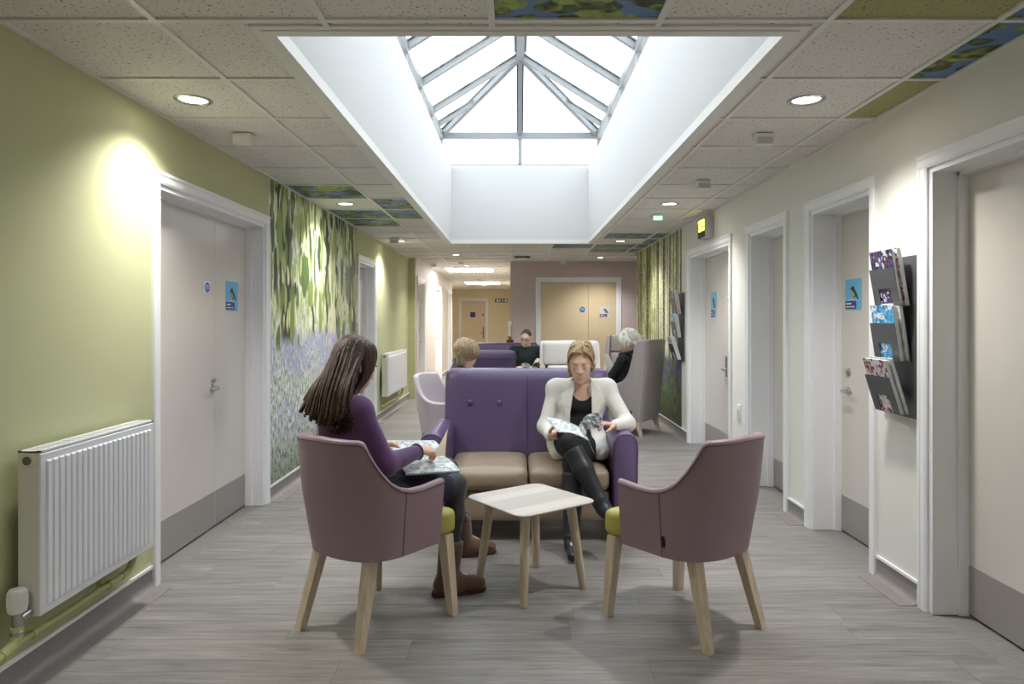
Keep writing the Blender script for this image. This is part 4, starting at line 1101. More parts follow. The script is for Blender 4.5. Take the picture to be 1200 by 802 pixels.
poster('bright blue poster of a small bird on the door with steel lever', (xB - 0.001, 4.30, 1.518), (0, -1, 0), (-1, 0, 0), 0.20, 0.195)
poster('light blue poster on the pale double doors', (xD - 0.001, 7.27, 1.52), (0, -1, 0), (-1, 0, 0), 0.20, 0.27)
disc_sign('round blue fire door sign on the pale double doors', (xD - 0.001, 6.74, 1.55), (-1, 0, 0), 0.04, True)
lc = P(709, 365.5, LIL_Y + 0.028)
poster('pale poster with a dark bird on the tan double doors', (lc.x, LIL_Y + 0.029, lc.z), (1, 0, 0), (0, -1, 0), 0.19, 0.205, 'poster_pale')
lc = P(682.5, 363, LIL_Y + 0.028)
disc_sign('round blue fire door sign on the tan double doors', (lc.x, LIL_Y + 0.029, lc.z), (0, -1, 0), 0.05)
lc = P(554, 369, YE)
o = tag(MB().box(lc.x - 0.09, lc.x + 0.09, YE + 0.026, YE + 0.029, lc.z - 0.09, lc.z + 0.09).build('poster', 'sign_purple', smooth=0), 'purple square notice on the end door', 'poster', 'small notices on the doors')
lc = P(566, 369, YE); disc_sign('small blue sign on the end door', (lc.x, YE + 0.029, lc.z), (0, -1, 0), 0.04, False)
# light switch between the doors
sw = thing('light_switch', 'white light switch plate between the double doors and the plain pale door', 'switch', (XR, 5.94, 0.56))
MB().bbox(-0.010, 0, -0.042, 0.042, -0.075, 0.075, 0.004, 2).build('plate', 'plastic_white', sw)
MB().bbox(-0.014, -0.010, -0.016, 0.016, -0.02, 0.03, 0.002, 1).build('rocker', 'plastic_grey', sw, smooth=0)

# ------------------------------------------------------------------ magazine racks
def magazine(y, z, out0, tilt, w, h, th, cov, label, group):
    """magazine in a rack on the off-white wall: foot at out0 from the wall, leaning away from it"""
    o = thing('magazine', label, 'magazine', (XR - out0, y, z), 0, group)
    up = Vector((-math.sin(tilt), 0, math.cos(tilt))); n = Vector((-math.cos(tilt), 0, -math.sin(tilt))); ya = Vector((0, -1, 0))
    def slab(z0, z1, m, nm, s=1.0):
        # slightly fanned pages: curve the free edge
        poly = [ya * a * w / 2 * s + n * z0 + up * b for a, b in ((-1, 0), (1, 0), (1, h * s), (-1, h * s))]
        return MB().extrude(poly, n * (z1 - z0)).build(nm, m, o, smooth=0)
    slab(0, th - 0.001, 'paper', 'pages', 0.985); slab(th - 0.001, th, cov, 'cover')
    return o, up, n, ya
def text_mesh(s, size, name, mat, parent, o, xa, ya):
    cu = bpy.data.curves.new(name, 'FONT'); cu.body = s; cu.size = size; cu.extrude = 0.0002
    t = bpy.data.objects.new(name, cu); COL.objects.link(t)
    me = bpy.data.meshes.new_from_object(t.evaluated_get(bpy.context.evaluated_depsgraph_get()))
    bpy.data.objects.remove(t)
    xa, ya = Vector(xa), Vector(ya); za = xa.cross(ya)
    m = Matrix((xa, ya, za)).transposed().to_4x4(); m.translation = Vector(o)
    me.transform(m); me.materials.clear(); me.materials.append(M[mat])
    return link(name, me, parent)
def rack(y, label, near):
    r = thing('magazine_rack', label, 'magazine rack', (XR, y, 0.885), 0, 'grey magazine racks')
    MB().bbox(-0.014, -0.008, -0.165, 0.165, 0, 0.785, 0.001, 1).build('back_plate', 'dark_metal', r, smooth=0)
    MB().box(-0.008, 0, -0.12, 0.12, 0.05, 0.08).box(-0.008, 0, -0.12, 0.12, 0.7, 0.73).build('wall_batten', 'steel', r, smooth=0)
    for k, (zb, tilt) in enumerate(((0.545, 0.17), (0.275, 0.15), (0.02, 0.30))):
        up = Vector((-math.sin(tilt), 0, math.cos(tilt)))
        mb = MB(); f0 = Vector((-0.075, 0, zb))
        def plate(y0, y1, b0, b1):
            poly = [f0 + up * b + Vector((0, a, 0)) for a, b in ((y0, b0), (y1, b0), (y1, b1), (y0, b1))]
            mb.extrude(poly, Vector((-0.0025, 0, 0)))
        plate(-0.115, 0.115, 0.085, 0.185); plate(-0.115, -0.055, 0.0, 0.085); plate(0.055, 0.115, 0.0, 0.085)
        for y0, y1 in ((-0.115, -0.055), (0.055, 0.115)): mb.box(-0.0775, -0.012, y0, y1, zb - 0.003, zb)
        mb.build('pocket', 'dark_metal', r, smooth=0)
        pk = ('top', 'middle', 'bottom')[k]
        covs = [['cover_navy', 'cover_white', 'cover_pink', 'cover_navy'], ['cover_blue', 'cover_navy', 'cover_white', 'cover_blue'], ['cover_pink', 'cover_blue', 'cover_white']][k]
        colr = {'cover_navy': 'navy', 'cover_blue': 'bright blue', 'cover_pink': 'white and pink', 'cover_white': 'pale'}
        n = len(covs) if near else 3; outp = 0.073
        for i in range(n):
            th = 0.011 + 0.003 * ((i * 7 + k) % 3)
            outp -= th + 0.0012
            pos = ['front', 'second', 'third', 'rear'][i]
            mo, up2, nn, ya = magazine(y + (0.012 if i % 2 else -0.004) * (1 if near else .5), 0.885 + zb + 0.0015, outp, tilt - 0.004 - i * 0.001, 0.205, 0.275 - 0.012 * (i % 2) + 0.004 * i, th, covs[i],
                     '%s magazine, %s in %s pocket, rack %s' % (colr[covs[i]], pos, pk, 'beside bird-poster door' if near else 'by trunk mural'), 'magazines in the wall racks')
            if near and i == 0 and k > 0:
                text_mesh('Tra' if k == 1 else 'Ti', 0.075, 'title', 'sign_white' if k == 1 else 'lip', mo, nn * (th + 0.0004) + up2 * 0.205 + ya * (-0.095), ya, up2)
                mo['label'] = mo['label'].replace(' magazine,', ' titled magazine,')
    return r
rack(3.43, 'grey metal three-pocket magazine rack between two pale doors', True)
rack(8.02, 'grey metal three-pocket magazine rack at the edge of the trunk mural', False)

# plant and shelf behind the far sofa, thermostat-like post on the lilac corner
pt = thing('potted_plant', 'small green plant in a dark red pot on the ledge behind the far sofa', 'plant', (-0.10, 10.98, 0.99))
MB().lathe([(0.045, 0), (0.055, 0.005), (0.06, 0.055), (0.052, 0.055), (0.045, 0.03), (0.0001, 0.03)], n=18).build('pot', plain('pot_red', '6A3038', 0.5), pt)
plain('leaf_green', '8A9A3C', 0.5, var=0.2)
for i in range(16):
    a = i * 2.4; r = 0.03 + 0.02 * (i % 3); zz = 0.06 + 0.006 * i * 0.6
    c, s_ = math.cos(a), math.sin(a)
    v = [(0, 0, 0.04), (c * r * .6 - s_ * .012, s_ * r * .6 + c * .012, zz), (c * r * 1.5, s_ * r * 1.5, zz + 0.01), (c * r * .6 + s_ * .012, s_ * r * .6 - c * .012, zz)]
    MB().add(v + [(p[0], p[1], p[2] - 0.002) for p in v], [(0, 1, 2, 3), (7, 6, 5, 4), (0, 4, 5, 1), (1, 5, 6, 2), (2, 6, 7, 3), (3, 7, 4, 0)]).build('leaf', 'leaf_green', pt, smooth=0)
lg = thing('ledge_table', 'narrow ledge table behind the far purple sofa', 'table', (-0.30, 10.98, 0))
MB().bbox(-0.5, 0.5, -0.12, 0.12, 0.95, 0.99, 0.004, 1).build('top', 'wood', lg, smooth=0)
for sx in (-1, 1):
    for sy in (-1, 1): MB().prism((sx * 0.46, sy * 0.09, 0.95), (sx * 0.46, sy * 0.09, 0), (0.04, 0.04), (0.03, 0.03)).build('leg', 'wood', lg, smooth=0)
cg = thing('handrail_end', 'white wall-mounted bracket on the corner of the lilac wall', 'bracket', (LIL_X - 0.01, 12.48, 0.75))
MB().bbox(-0.02, 0.02, -0.02, 0.015, 0, 0.52, 0.006, 2).build('post', 'plastic_white', cg)
MB().bbox(-0.03, 0.035, -0.035, 0.015, 0.5, 0.59, 0.012, 2).build('cap', 'plastic_white', cg)
# ------------------------------------------------------------------ people: smooth implicit bodies turned into meshes
def V3(*a): return np.array(a, float)
def unit(v): v = np.array(v, float); return v / (np.linalg.norm(v) + 1e-12)
def cone(a, b, ra, rb=None): return ('c', np.array(a, float), np.array(b, float), ra, ra if rb is None else rb)
def ell(c, R, radii): return ('e', np.array(c, float), np.array(R, float), np.array(radii, float))
def cut(p): return ('-', p)
def sd(p, X):
    if p[0] == 'c':
        _, a, b, ra, rb = p; ba = b - a; L = max(ba @ ba, 1e-9)
        t = np.clip(((X - a) @ ba) / L, 0, 1)
        return np.linalg.norm(X - a - t[..., None] * ba, axis=-1) - (ra + t * (rb - ra))
    _, c, R, r = p; q = (X - c) @ R.T
    k0 = np.linalg.norm(q / r, axis=-1); k1 = np.linalg.norm(q / (r * r), axis=-1)
    return np.where(k1 > 1e-9, k0 * (k0 - 1.0) / np.maximum(k1, 1e-9), -r.min())
def bounds(p):
    if p[0] == 'c': r = max(p[3], p[4]); return np.minimum(p[1], p[2]) - r, np.maximum(p[1], p[2]) + r
    r = p[3].max(); return p[1] - r, p[1] + r
def isosurface(prims, h, k=0.03, wrinkle=0.0, wf=30.0):
    adds = [p for p in prims if p[0] != '-']; B = [bounds(p) for p in adds]
    lo = np.min([b[0] for b in B], 0) - 3 * h; hi = np.max([b[1] for b in B], 0) + 3 * h
    n = np.ceil((hi - lo) / h).astype(int) + 1
    f = np.full(n, 0.2)
    ax = [lo[i] + h * np.arange(n[i]) for i in range(3)]
    for p in prims:
        neg = p[0] == '-'; q = p[1] if neg else p
        b0, b1 = bounds(q); m = k + 3 * h
        i0 = np.maximum(((b0 - m - lo) / h).astype(int), 0); i1 = np.minimum(((b1 + m - lo) / h).astype(int) + 2, n)
        if np.any(i1 <= i0): continue
        sl = tuple(slice(a, b) for a, b in zip(i0, i1))
        X = np.stack(np.meshgrid(*[ax[i][sl[i]] for i in range(3)], indexing='ij'), -1)
        d = sd(q, X); g = f[sl]
        kk = 0.008 if neg else k
        if neg: d = -d; hh = np.maximum(kk - np.abs(g - d), 0) / kk; f[sl] = np.maximum(g, d) + hh * hh * kk * 0.25
        else: hh = np.maximum(kk - np.abs(g - d), 0) / kk; f[sl] = np.minimum(g, d) - hh * hh * kk * 0.25
    if wrinkle:
        X, Y, Z = np.meshgrid(*ax, indexing='ij')
        f = f + wrinkle * (np.sin(wf * (X + 0.7 * Z) + 2.0 * np.sin(wf * .6 * Y)) * np.sin(wf * 0.8 * (Y - 0.5 * Z) + 1.5 * np.sin(wf * .5 * X)))
    return nets(f, lo, h)
def nets(f, lo, h):
    nx, ny, nz = f.shape; ins = f < 0
    c = np.zeros((nx - 1, ny - 1, nz - 1), int)
    for dx in (0, 1):
        for dy in (0, 1):
            for dz in (0, 1): c += ins[dx:nx - 1 + dx, dy:ny - 1 + dy, dz:nz - 1 + dz]
    act = (c > 0) & (c < 8); idx = np.argwhere(act)
    vid = -np.ones(act.shape, int); vid[act] = np.arange(len(idx))
    acc = np.zeros((len(idx), 3)); cnt = np.zeros(len(idx))
    I, J, K = idx.T
    cor = [(a, b, d) for a in (0, 1) for b in (0, 1) for d in (0, 1)]
    for p in cor:
        for axn in range(3):
            if p[axn]: continue
            q = list(p); q[axn] = 1
            fa = f[I + p[0], J + p[1], K + p[2]]; fb = f[I + q[0], J + q[1], K + q[2]]
            m = (fa < 0) != (fb < 0); t = np.where(m, fa / np.where(m, fa - fb, 1), 0)
            pos = np.tile(np.array(p, float), (len(idx), 1)); pos[:, axn] += t
            acc[m] += pos[m]; cnt[m] += 1
    V = lo + h * (idx + acc / cnt[:, None]); Fs = []
    for axn in range(3):
        o1, o2 = (axn + 1) % 3, (axn + 2) % 3
        sa = [slice(None)] * 3; sb = [slice(None)] * 3; sa[axn] = slice(0, -1); sb[axn] = slice(1, None)
        m = ins[tuple(sa)] != ins[tuple(sb)]
        e = np.argwhere(m); e = e[(e[:, o1] > 0) & (e[:, o2] > 0)]
        e = e[(e[:, o1] < f.shape[o1] - 1) & (e[:, o2] < f.shape[o2] - 1)]
        flip = ins[tuple(sa)][tuple(e.T)]
        qs = []
        for a, b in ((-1, -1), (0, -1), (0, 0), (-1, 0)):
            g = e.copy(); g[:, o1] += a; g[:, o2] += b; qs.append(vid[tuple(g.T)])
        Q = np.stack(qs, 1); Q[~flip] = Q[~flip][:, ::-1]; Fs.append(Q)
    Fq = np.concatenate(Fs); Fq = Fq[(Fq >= 0).all(1)]
    return V, Fq
def to_obj(name, parts, mats, parent=None, matfn=None):
    Vs, Fs, off = [], [], 0
    for V, Fq in parts: Vs.append(V); Fs.append(Fq + off); off += len(V)
    V = np.concatenate(Vs); Fq = np.concatenate(Fs)
    me = bpy.data.meshes.new(name); me.from_pydata(V.tolist(), [], Fq.tolist())
    for m in mats: me.materials.append(M[m])
    if matfn:
        C = V[Fq].mean(1); me.polygons.foreach_set('material_index', matfn(C).astype(int))
    me.shade_smooth(); me.update()
    return link(name, me, parent)

class Frame:
    def __init__(s, c, fwd, up):
        s.c = np.array(c, float); s.f = unit(fwd); up = np.array(up, float); s.u = unit(up - s.f * (up @ s.f)); s.r = np.cross(s.f, s.u)
        s.R = np.array([s.r, s.f, s.u])
    def __call__(s, x, y, z): return s.c + s.r * x + s.f * y + s.u * z
def head_prims(H, neck, female=True, s=1.0):
    jw = 0.052 if female else 0.060
    p = [ell(H(0, -0.014, 0.034), H.R, (0.074 * s, 0.094 * s, 0.080 * s)), ell(H(0, 0.026, -0.030), H.R, (jw + 0.006, 0.064, 0.082)),
         ell(H(0, 0.045, -0.075), H.R, (jw * 0.72, 0.044, 0.034)), cone(H(0, 0.076, -0.098), H(0, 0.070, -0.092), 0.017),
         cone(H(0.036, 0.052, -0.018), H(0.030, 0.062, -0.05), 0.026, 0.02), cone(H(-0.036, 0.052, -0.018), H(-0.030, 0.062, -0.05), 0.026, 0.02),
         cone(H(0.0, 0.088, 0.018), H(0, 0.106, -0.022), 0.008, 0.0105), cone(H(-0.011, 0.092, -0.026), H(0.011, 0.092, -0.026), 0.008),
         cone(H(-0.026, 0.077, 0.034), H(0.026, 0.077, 0.034), 0.011),
         cone(H(-0.017, 0.084, -0.057), H(0.017, 0.084, -0.057), 0.0075), cone(H(-0.014, 0.084, -0.066), H(0.014, 0.084, -0.066), 0.0075)]
    for sx in (-1, 1): p += [ell(H(sx * 0.074, -0.006, -0.006), H.R, (0.010, 0.019, 0.031))]
    p += [cone(H(0, -0.022, -0.055), neck, 0.050 if female else 0.058, 0.056 if female else 0.064)]
    for sx in (-1, 1): p += [cut(ell(H(sx * 0.031, 0.100, 0.006), H.R, (0.017, 0.014, 0.011))), ]
    for sx in (-1, 1): p += [ell(H(sx * 0.031, 0.073, 0.006), H.R, (0.014, 0.012, 0.011))]
    return p
def face_parts(body, H, brow='hair_brown', open_eyes=False):
    for sx in (-1, 1):
        pts = [H(sx * (0.031 + u * 0.013), 0.0845 - 0.006 * abs(u) ** 2, 0.0015 - 0.002 * (1 - u * u)) for u in (-1, -.5, 0, .5, 1)]
        MB().tube([Vector(q) for q in pts], [0.0012, 0.0026, 0.0032, 0.0028, 0.0012], 6).build('eyelash', 'eye_dark', body)
        pts = [H(sx * (0.032 + u * 0.017), 0.0905 - 0.010 * max(0, u) ** 2 - 0.002, 0.029 + 0.003 * (1 - u * u)) for u in (-1, -.4, .2, .7, 1)]
        MB().tube([Vector(q) for q in pts], [0.002, 0.0034, 0.0034, 0.0026, 0.0012], 6).build('eyebrow', brow, body)
    pts = [H(u * 0.021, 0.0925 - 0.012 * u * u, -0.0615 - 0.001 * (1 - abs(u))) for u in (-1, -.5, 0, .5, 1)]
    MB().tube([Vector(q) for q in pts], [0.0015, 0.005, 0.0058, 0.005, 0.0015], 8).build('lips', 'lip', body)
def hand_prims(w, d, n, s, curl=(0.5, 0.55, 0.6, 0.7), thumb=0.4, sc=1.0, spread=0.0):
    w = np.array(w, float); d = unit(d); n = unit(np.array(n, float) - d * (np.array(n, float) @ d)); s = unit(np.array(s) - d * (np.array(s) @ d) - n * (np.array(s) @ n))
    p = [cone(w - d * 0.03 * sc, w, 0.0235 * sc, 0.022 * sc)]
    kn = [w + d * 0.083 * sc + s * x * sc - n * z * sc for x, z in ((0.029, 0.001), (0.0095, 0.004), (-0.0105, 0.003), (-0.028, -0.001))]
    for k, q in enumerate(kn): p.append(cone(w + s * (0.012, 0.004, -0.004, -0.011)[k] * sc, q, 0.0165 * sc, 0.0115 * sc))
    for k, (L, c) in enumerate(zip((0.070, 0.079, 0.073, 0.058), curl)):
        q = kn[k]; a = c * 0.75; dd = unit(d + s * spread * (1.2, 0.3, -0.5, -1.3)[k])
        for frac, r0, r1, inc in ((0.45, 0.0095, 0.0085, 1.05), (0.30, 0.0085, 0.0078, 0.75), (0.25, 0.0078, 0.0064, 0)):
            v = dd * math.cos(a) + n * math.sin(a); e = q + v * L * frac * sc
            p.append(cone(q, e, r0 * sc, r1 * sc)); q = e; a += c * inc
    q = w + s * 0.020 * sc + d * 0.02 * sc; a = thumb
    v1 = unit(s * 0.75 + d * 0.65 + n * 0.35); e = q + v1 * 0.042 * sc; p.append(cone(q, e, 0.0155 * sc, 0.0115 * sc)); q = e
    v2 = unit(s * (0.45 - 0.6 * a) + d * 0.85 + n * (0.35 + a)); e = q + v2 * 0.032 * sc; p.append(cone(q, e, 0.0108 * sc, 0.0098 * sc)); q = e
    v3 = unit(s * (0.2 - 0.8 * a) + d * 0.9 + n * (0.3 + a)); p.append(cone(q, q + v3 * 0.026 * sc, 0.0096 * sc, 0.0072 * sc))
    return p
def torso_prims(J, g=0.0, female=True):
    T_ = Frame(J['chest'], J['fwd'], np.array(J['neck']) - np.array(J['pelvis']))
    p = [ell(J['chest'], T_.R, (0.150 + g, 0.098 + g, 0.155 + g)),
         cone(J['hipL'], J['hipR'], 0.088 + g), cone(T_.c * 0.45 + np.array(J['pelvis']) * 0.55 - T_.r * 0.045, T_.c * 0.45 + np.array(J['pelvis']) * 0.55 + T_.r * 0.045, 0.098 + g),
         cone(J['shL'], J['shR'], 0.050 + g), cone(np.array(J['neck']) - T_.u * 0.035, T_(0, 0, 0.08), 0.050 + g, 0.075 + g)]
    if female: p += [cone(T_(sx * 0.062, 0.062, 0.015), T_(sx * 0.060, 0.075, 0.005), 0.052 + g) for sx in (-1, 1)]
    return p, T_
def arm_prims(J, sd_, g=0.0, end=1.0):
    a, b, c = (np.array(J[k + sd_], float) for k in ('sh', 'el', 'wr'))
    return [cone(a, b, 0.046 + g, 0.038 + g), cone(b, b + (c - b) * end, 0.039 + g, 0.027 + g)]
def leg_prims(J, sd_, g=0.0, shin=True):
    a, b, c = (np.array(J[k + sd_], float) for k in ('hip', 'kn', 'an'))
    p = [cone(a, b, 0.082 + g, 0.054 + g)]
    if shin:
        m = b + (c - b) * 0.35
        p += [cone(b, m, 0.053 + g, 0.050 + g), cone(m, c, 0.050 + g, 0.034 + g)]
    return p
def body_mesh(name, label, J, H, hands, female=True, skin='skin', h=0.014, hh=0.0035, hm=0.004):
    tp, T_ = torso_prims(J, -0.004, female)
    pr = list(tp)
    for s_ in 'LR': pr += arm_prims(J, s_, -0.004) + leg_prims(J, s_, -0.006) + [cone(J['an' + s_], np.array(J['an' + s_]) * 0.45 + np.array(J['toe' + s_]) * 0.55, 0.026, 0.018)]
    parts = [isosurface(pr, h, 0.04), isosurface(head_prims(H, J['neck'], female), hh, 0.018)]
    for hp in hands: parts.append(isosurface(hp, hm, 0.008))
    o = to_obj(name, parts, [skin])
    return tag(o, label, 'person'), T_
def bez(pts, n=14):
    """smooth polyline through control points (Catmull-Rom)"""
    P_ = [np.array(p, float) for p in pts]; P_ = [2 * P_[0] - P_[1]] + P_ + [2 * P_[-1] - P_[-2]]; out = []
    m = len(P_) - 3
    for i in range(n + 1):
        t = m * i / n; k = min(int(t), m - 1); t -= k; a, b, c, d = P_[k:k + 4]
        out.append(0.5 * ((2 * b) + (c - a) * t + (2 * a - 5 * b + 4 * c - d) * t * t + (3 * b - a - 3 * c + d) * t ** 3))
    return out
def locks(name, mat, parent, paths, r0=0.009, r1=0.003, n=14, base=None):
    mb = MB(); rg = random.Random(len(paths))
    for pth in paths:
        q = bez(pth, n); k = rg.uniform(0.75, 1.25)
        rs = [(r0 + (r1 - r0) * (i / n) ** 1.6) * k * (0.6 + 0.4 * min(1, i / 2)) for i in range(n + 1)]
        mb.tube([Vector(p) for p in q], rs, 6)
    if base:
        V, Fq = base; mb.add(V.tolist(), Fq.tolist())
    return mb.build(name, mat, parent, smooth=80, fix=False)
def page(mb, a, b, c, d, bulge, n=8, th=0.0012):
    """curved sheet a-b (spine side) to d-c (free side); bulge vector at mid"""
    a, b, c, d, bulge = (np.array(q, float) for q in (a, b, c, d, bulge)); rows = []
    nn = unit(np.cross(b - a, d - a)) * th
    for sgn in (0, 1):
        for i in (range(n + 1) if not sgn else range(n, -1, -1)):
            t = i / n; off = bulge * 4 * t * (1 - t) + nn * sgn
            rows.append([a + (d - a) * t + off, b + (c - b) * t + off])
    mb.grid([[tuple(p) for p in r] for r in rows], close_u=True)
    m = n + 1; b0 = len(mb.v) - len(rows) * 2
    for e in (0, 1):
        f = [b0 + i * 2 + e for i in range(len(rows))]; mb.f.append(tuple(f if e else f[::-1])); mb.mi.append(0)

# ================================================================== woman in the purple jumper
J = dict(pelvis=(-0.66, 3.20, 0.56), chest=(-0.785, 3.135, 0.855), neck=(-0.79, 3.165, 1.01), fwd=(0.75, 0.66, -0.12),
         shR=(-0.690, 3.035, 0.960), shL=(-0.895, 3.285, 0.960), elR=(-0.578, 3.075, 0.715), elL=(-0.905, 3.37, 0.715), wrR=(-0.465, 3.265, 0.738), wrL=(-0.705, 3.455, 0.735),
         hipR=(-0.60, 3.15, 0.545), hipL=(-0.70, 3.30, 0.545), knR=(-0.305, 3.49, 0.525), knL=(-0.37, 3.72, 0.555), anR=(-0.335, 3.425, 0.11), anL=(-0.30, 3.985, 0.11),
         toeR=(-0.16, 3.475, 0.035), toeL=(-0.13, 4.03, 0.035))
H = Frame((-0.748, 3.215, 1.150), (0.64, 0.66, -0.42), (0.28, 0.22, 0.93))
hands1 = [hand_prims(J['wrR'], (0.62, 0.70, -0.05), (-0.3, 0.25, -0.95), (-0.75, 0.6, 0.25), (0.7, 0.8, 0.85, 0.95), 0.5, 0.92),
          hand_prims(J['wrL'], (0.93, 0.25, -0.05), (0.1, -0.35, -0.9), (0.25, -0.9, 0.3), (0.45, 0.5, 0.55, 0.6), 0.35, 0.92)]
w1, T1 = body_mesh('person', 'long-haired person in purple jumper and brown boots reading in the tub chair', J, H, hands1)
face_parts(w1, H)
tp, _ = torso_prims(J, 0.012)
pr = list(tp[:1] + tp[2:])
for s_ in 'LR': pr += arm_prims(J, s_, 0.009, 0.96)
pr += [cut(ell(H(0, 0.0, -0.15), H.R, (0.07, 0.075, 0.06)))]
sw_ = to_obj('jumper', [isosurface(pr, 0.0085, 0.035, 0.0022, 34)], ['knit_purple'], w1)
wr, el = np.array(J['wrR']), np.array(J['elR']); d_ = unit(wr - el)
cf = el + (wr - el) * 0.97
mb = MB(); a_ = unit(np.cross(d_, (0, 0, 1))); b_ = np.cross(d_, a_)
mb.tube([Vector(cf + (a_ * math.cos(t) + b_ * math.sin(t)) * 0.0370) for t in np.linspace(0, 2 * math.pi, 25)], 0.0035, 6).build('cuff', 'knit_purple', sw_)
pr = leg_prims(J, 'L', 0.0) + leg_prims(J, 'R', 0.0) + [cone(J['hipL'], J['hipR'], 0.09)]
to_obj('tights', [isosurface(pr, 0.009, 0.03)], ['tights'], w1)
pr = []
for s_ in 'LR':
    a, b = np.array(J['hip' + s_]), np.array(J['kn' + s_]); pr.append(cone(a, a + (b - a) * 0.80, 0.098, 0.070))
pr += [cone(J['hipL'], J['hipR'], 0.104), cone(np.array(J['hipL']) * .4 + np.array(J['knL']) * .6, np.array(J['hipR']) * .4 + np.array(J['knR']) * .6, 0.05)]
to_obj('skirt', [isosurface(pr, 0.010, 0.04, 0.002, 40)], ['cloth_navy'], w1)
for s_ in 'RL':
    an, toe = np.array(J['an' + s_]), np.array(J['toe' + s_]); kn = np.array(J['kn' + s_]); up = unit(kn - an); f_ = unit((toe - an) * V3(1, 1, 0)); side = np.cross(f_, (0, 0, 1))
    az = np.array([an[0], an[1], 0.0])
    pr = [cone(az - f_ * 0.005 + V3(0, 0, 0.075), an + up * 0.135, 0.054, 0.062), cone(az - f_ * 0.035 + V3(0, 0, 0.045), az + f_ * 0.03 + V3(0, 0, 0.055), 0.043, 0.047),
          cone(az + f_ * 0.03 + V3(0, 0, 0.052), az + f_ * 0.15 + V3(0, 0, 0.040), 0.047, 0.038), cut(cone(an + up * 0.225, an + up * 0.33, 0.09)), cut(cone(an + up * 0.12, an + up * 0.25, 0.051))]
    bt = to_obj('boot', [isosurface(pr, 0.006, 0.03)], ['suede'], w1)
    sole = [(az + f_ * x + side * y)[:2] for x, y in ((-0.085, 0.0), (-0.075, 0.03), (-0.03, 0.043), (0.05, 0.044), (0.12, 0.043), (0.17, 0.03), (0.19, 0.0), (0.17, -0.03), (0.12, -0.043), (0.05, -0.044), (-0.03, -0.043), (-0.075, -0.03))]
    MB().extrude([(p[0], p[1], 0.001) for p in sole], (0, 0, 0.018)).build('sole', 'rubber_brown', bt, smooth=30)
    ct = an + up * 0.134; a_ = unit(np.cross(up, f_)); b_ = np.cross(up, a_)
    MB().tube([Vector(ct + (a_ * math.cos(t) + b_ * math.sin(t)) * 0.054) for t in np.linspace(0, 2 * math.pi, 25)], 0.008, 8).build('fleece_trim', 'fleece', bt)
    MB().tube([Vector(az + side * 0.051 * q + V3(0, 0, 0.03) + f_ * 0.0 + up * z) for q, z in ((1, 0.03), (1.06, 0.08), (1.12, 0.18))], 0.003, 5).build('seam', 'rubber_brown', bt)
# long brown hair
rg = random.Random(11)
def hair_end(k): return np.array((-0.950, 3.065, 0.985)) * (1 - k) + np.array((-0.735, 2.955, 0.975)) * k + V3(-0.01, -0.015, -0.05) * math.sin(k * math.pi)
base = isosurface([ell(H(0, -0.026, 0.032), H.R, (0.081, 0.094, 0.089)), cone(H(0, -0.06, 0.0), H(0, -0.06, -0.10), 0.06, 0.045), cut(ell(H(-0.02, 0.115, -0.03), H.R, (0.09, 0.062, 0.105)))], 0.006, 0.03)
paths = []
NL = 420
for i in range(NL):
    lay = (1.0, 0.93, 0.85)[i % 3]
    a = max(-2.15, min(2.25, -2.3 + 4.6 * i / (NL - 1) + rg.uniform(-.05, .05)))          # angle round the head, 0 = back, + = right side
    def ex(e, k=1.0): return H(0.087 * k * math.sin(a) * math.cos(e), -0.018 - 0.104 * k * math.cos(a) * math.cos(e), 0.034 + 0.095 * k * math.sin(e))
    ys = 0.045 - 0.10 * rg.random(); st = H(-0.004 + 0.008 * math.sin(a), ys, 0.034 + 0.096 * lay * math.sqrt(max(0, 1 - ((ys + 0.018) / 0.104) ** 2)))
    m1, m2 = ex(0.80, lay), ex(0.15, lay)
    k = min(1, max(0, (a + 1.35) / 2.7)); e = hair_end(k) + V3(rg.uniform(-.012, .012), rg.uniform(-.012, .012), rg.uniform(-.035, .02)) + V3(0.02, 0.035, 0.0) * (1 - lay) * 6
    q1 = m2 + (e - m2) * 0.33 + V3(-0.004, -0.008, 0.0); q2 = m2 + (e - m2) * 0.70 + V3(-0.006, -0.014, 0.004)
    if a > 1.40:
        j = (a - 1.4) / 0.85; q1 = H((0.088 - .004 * j) * lay, 0.004 + 0.032 * j, -0.045); q2 = H(0.082 * lay, 0.0 + 0.014 * j, -0.115); e = np.array(J['shR']) + V3(-0.06 + rg.uniform(-.05, .05), -0.064, 0.02 - rg.uniform(0, .12))
    if a < -1.40: q1 = H(-0.080 * lay, -0.005, -0.06); q2 = H(-0.075 * lay, -0.005, -0.11); e = np.array(J['shL']) + V3(0.02, 0.02, 0.02)
    paths.append([st, m1, m2, q1, q2, e])
locks('hair', 'hair_brown', w1, paths, 0.0088, 0.0045, 16, base)

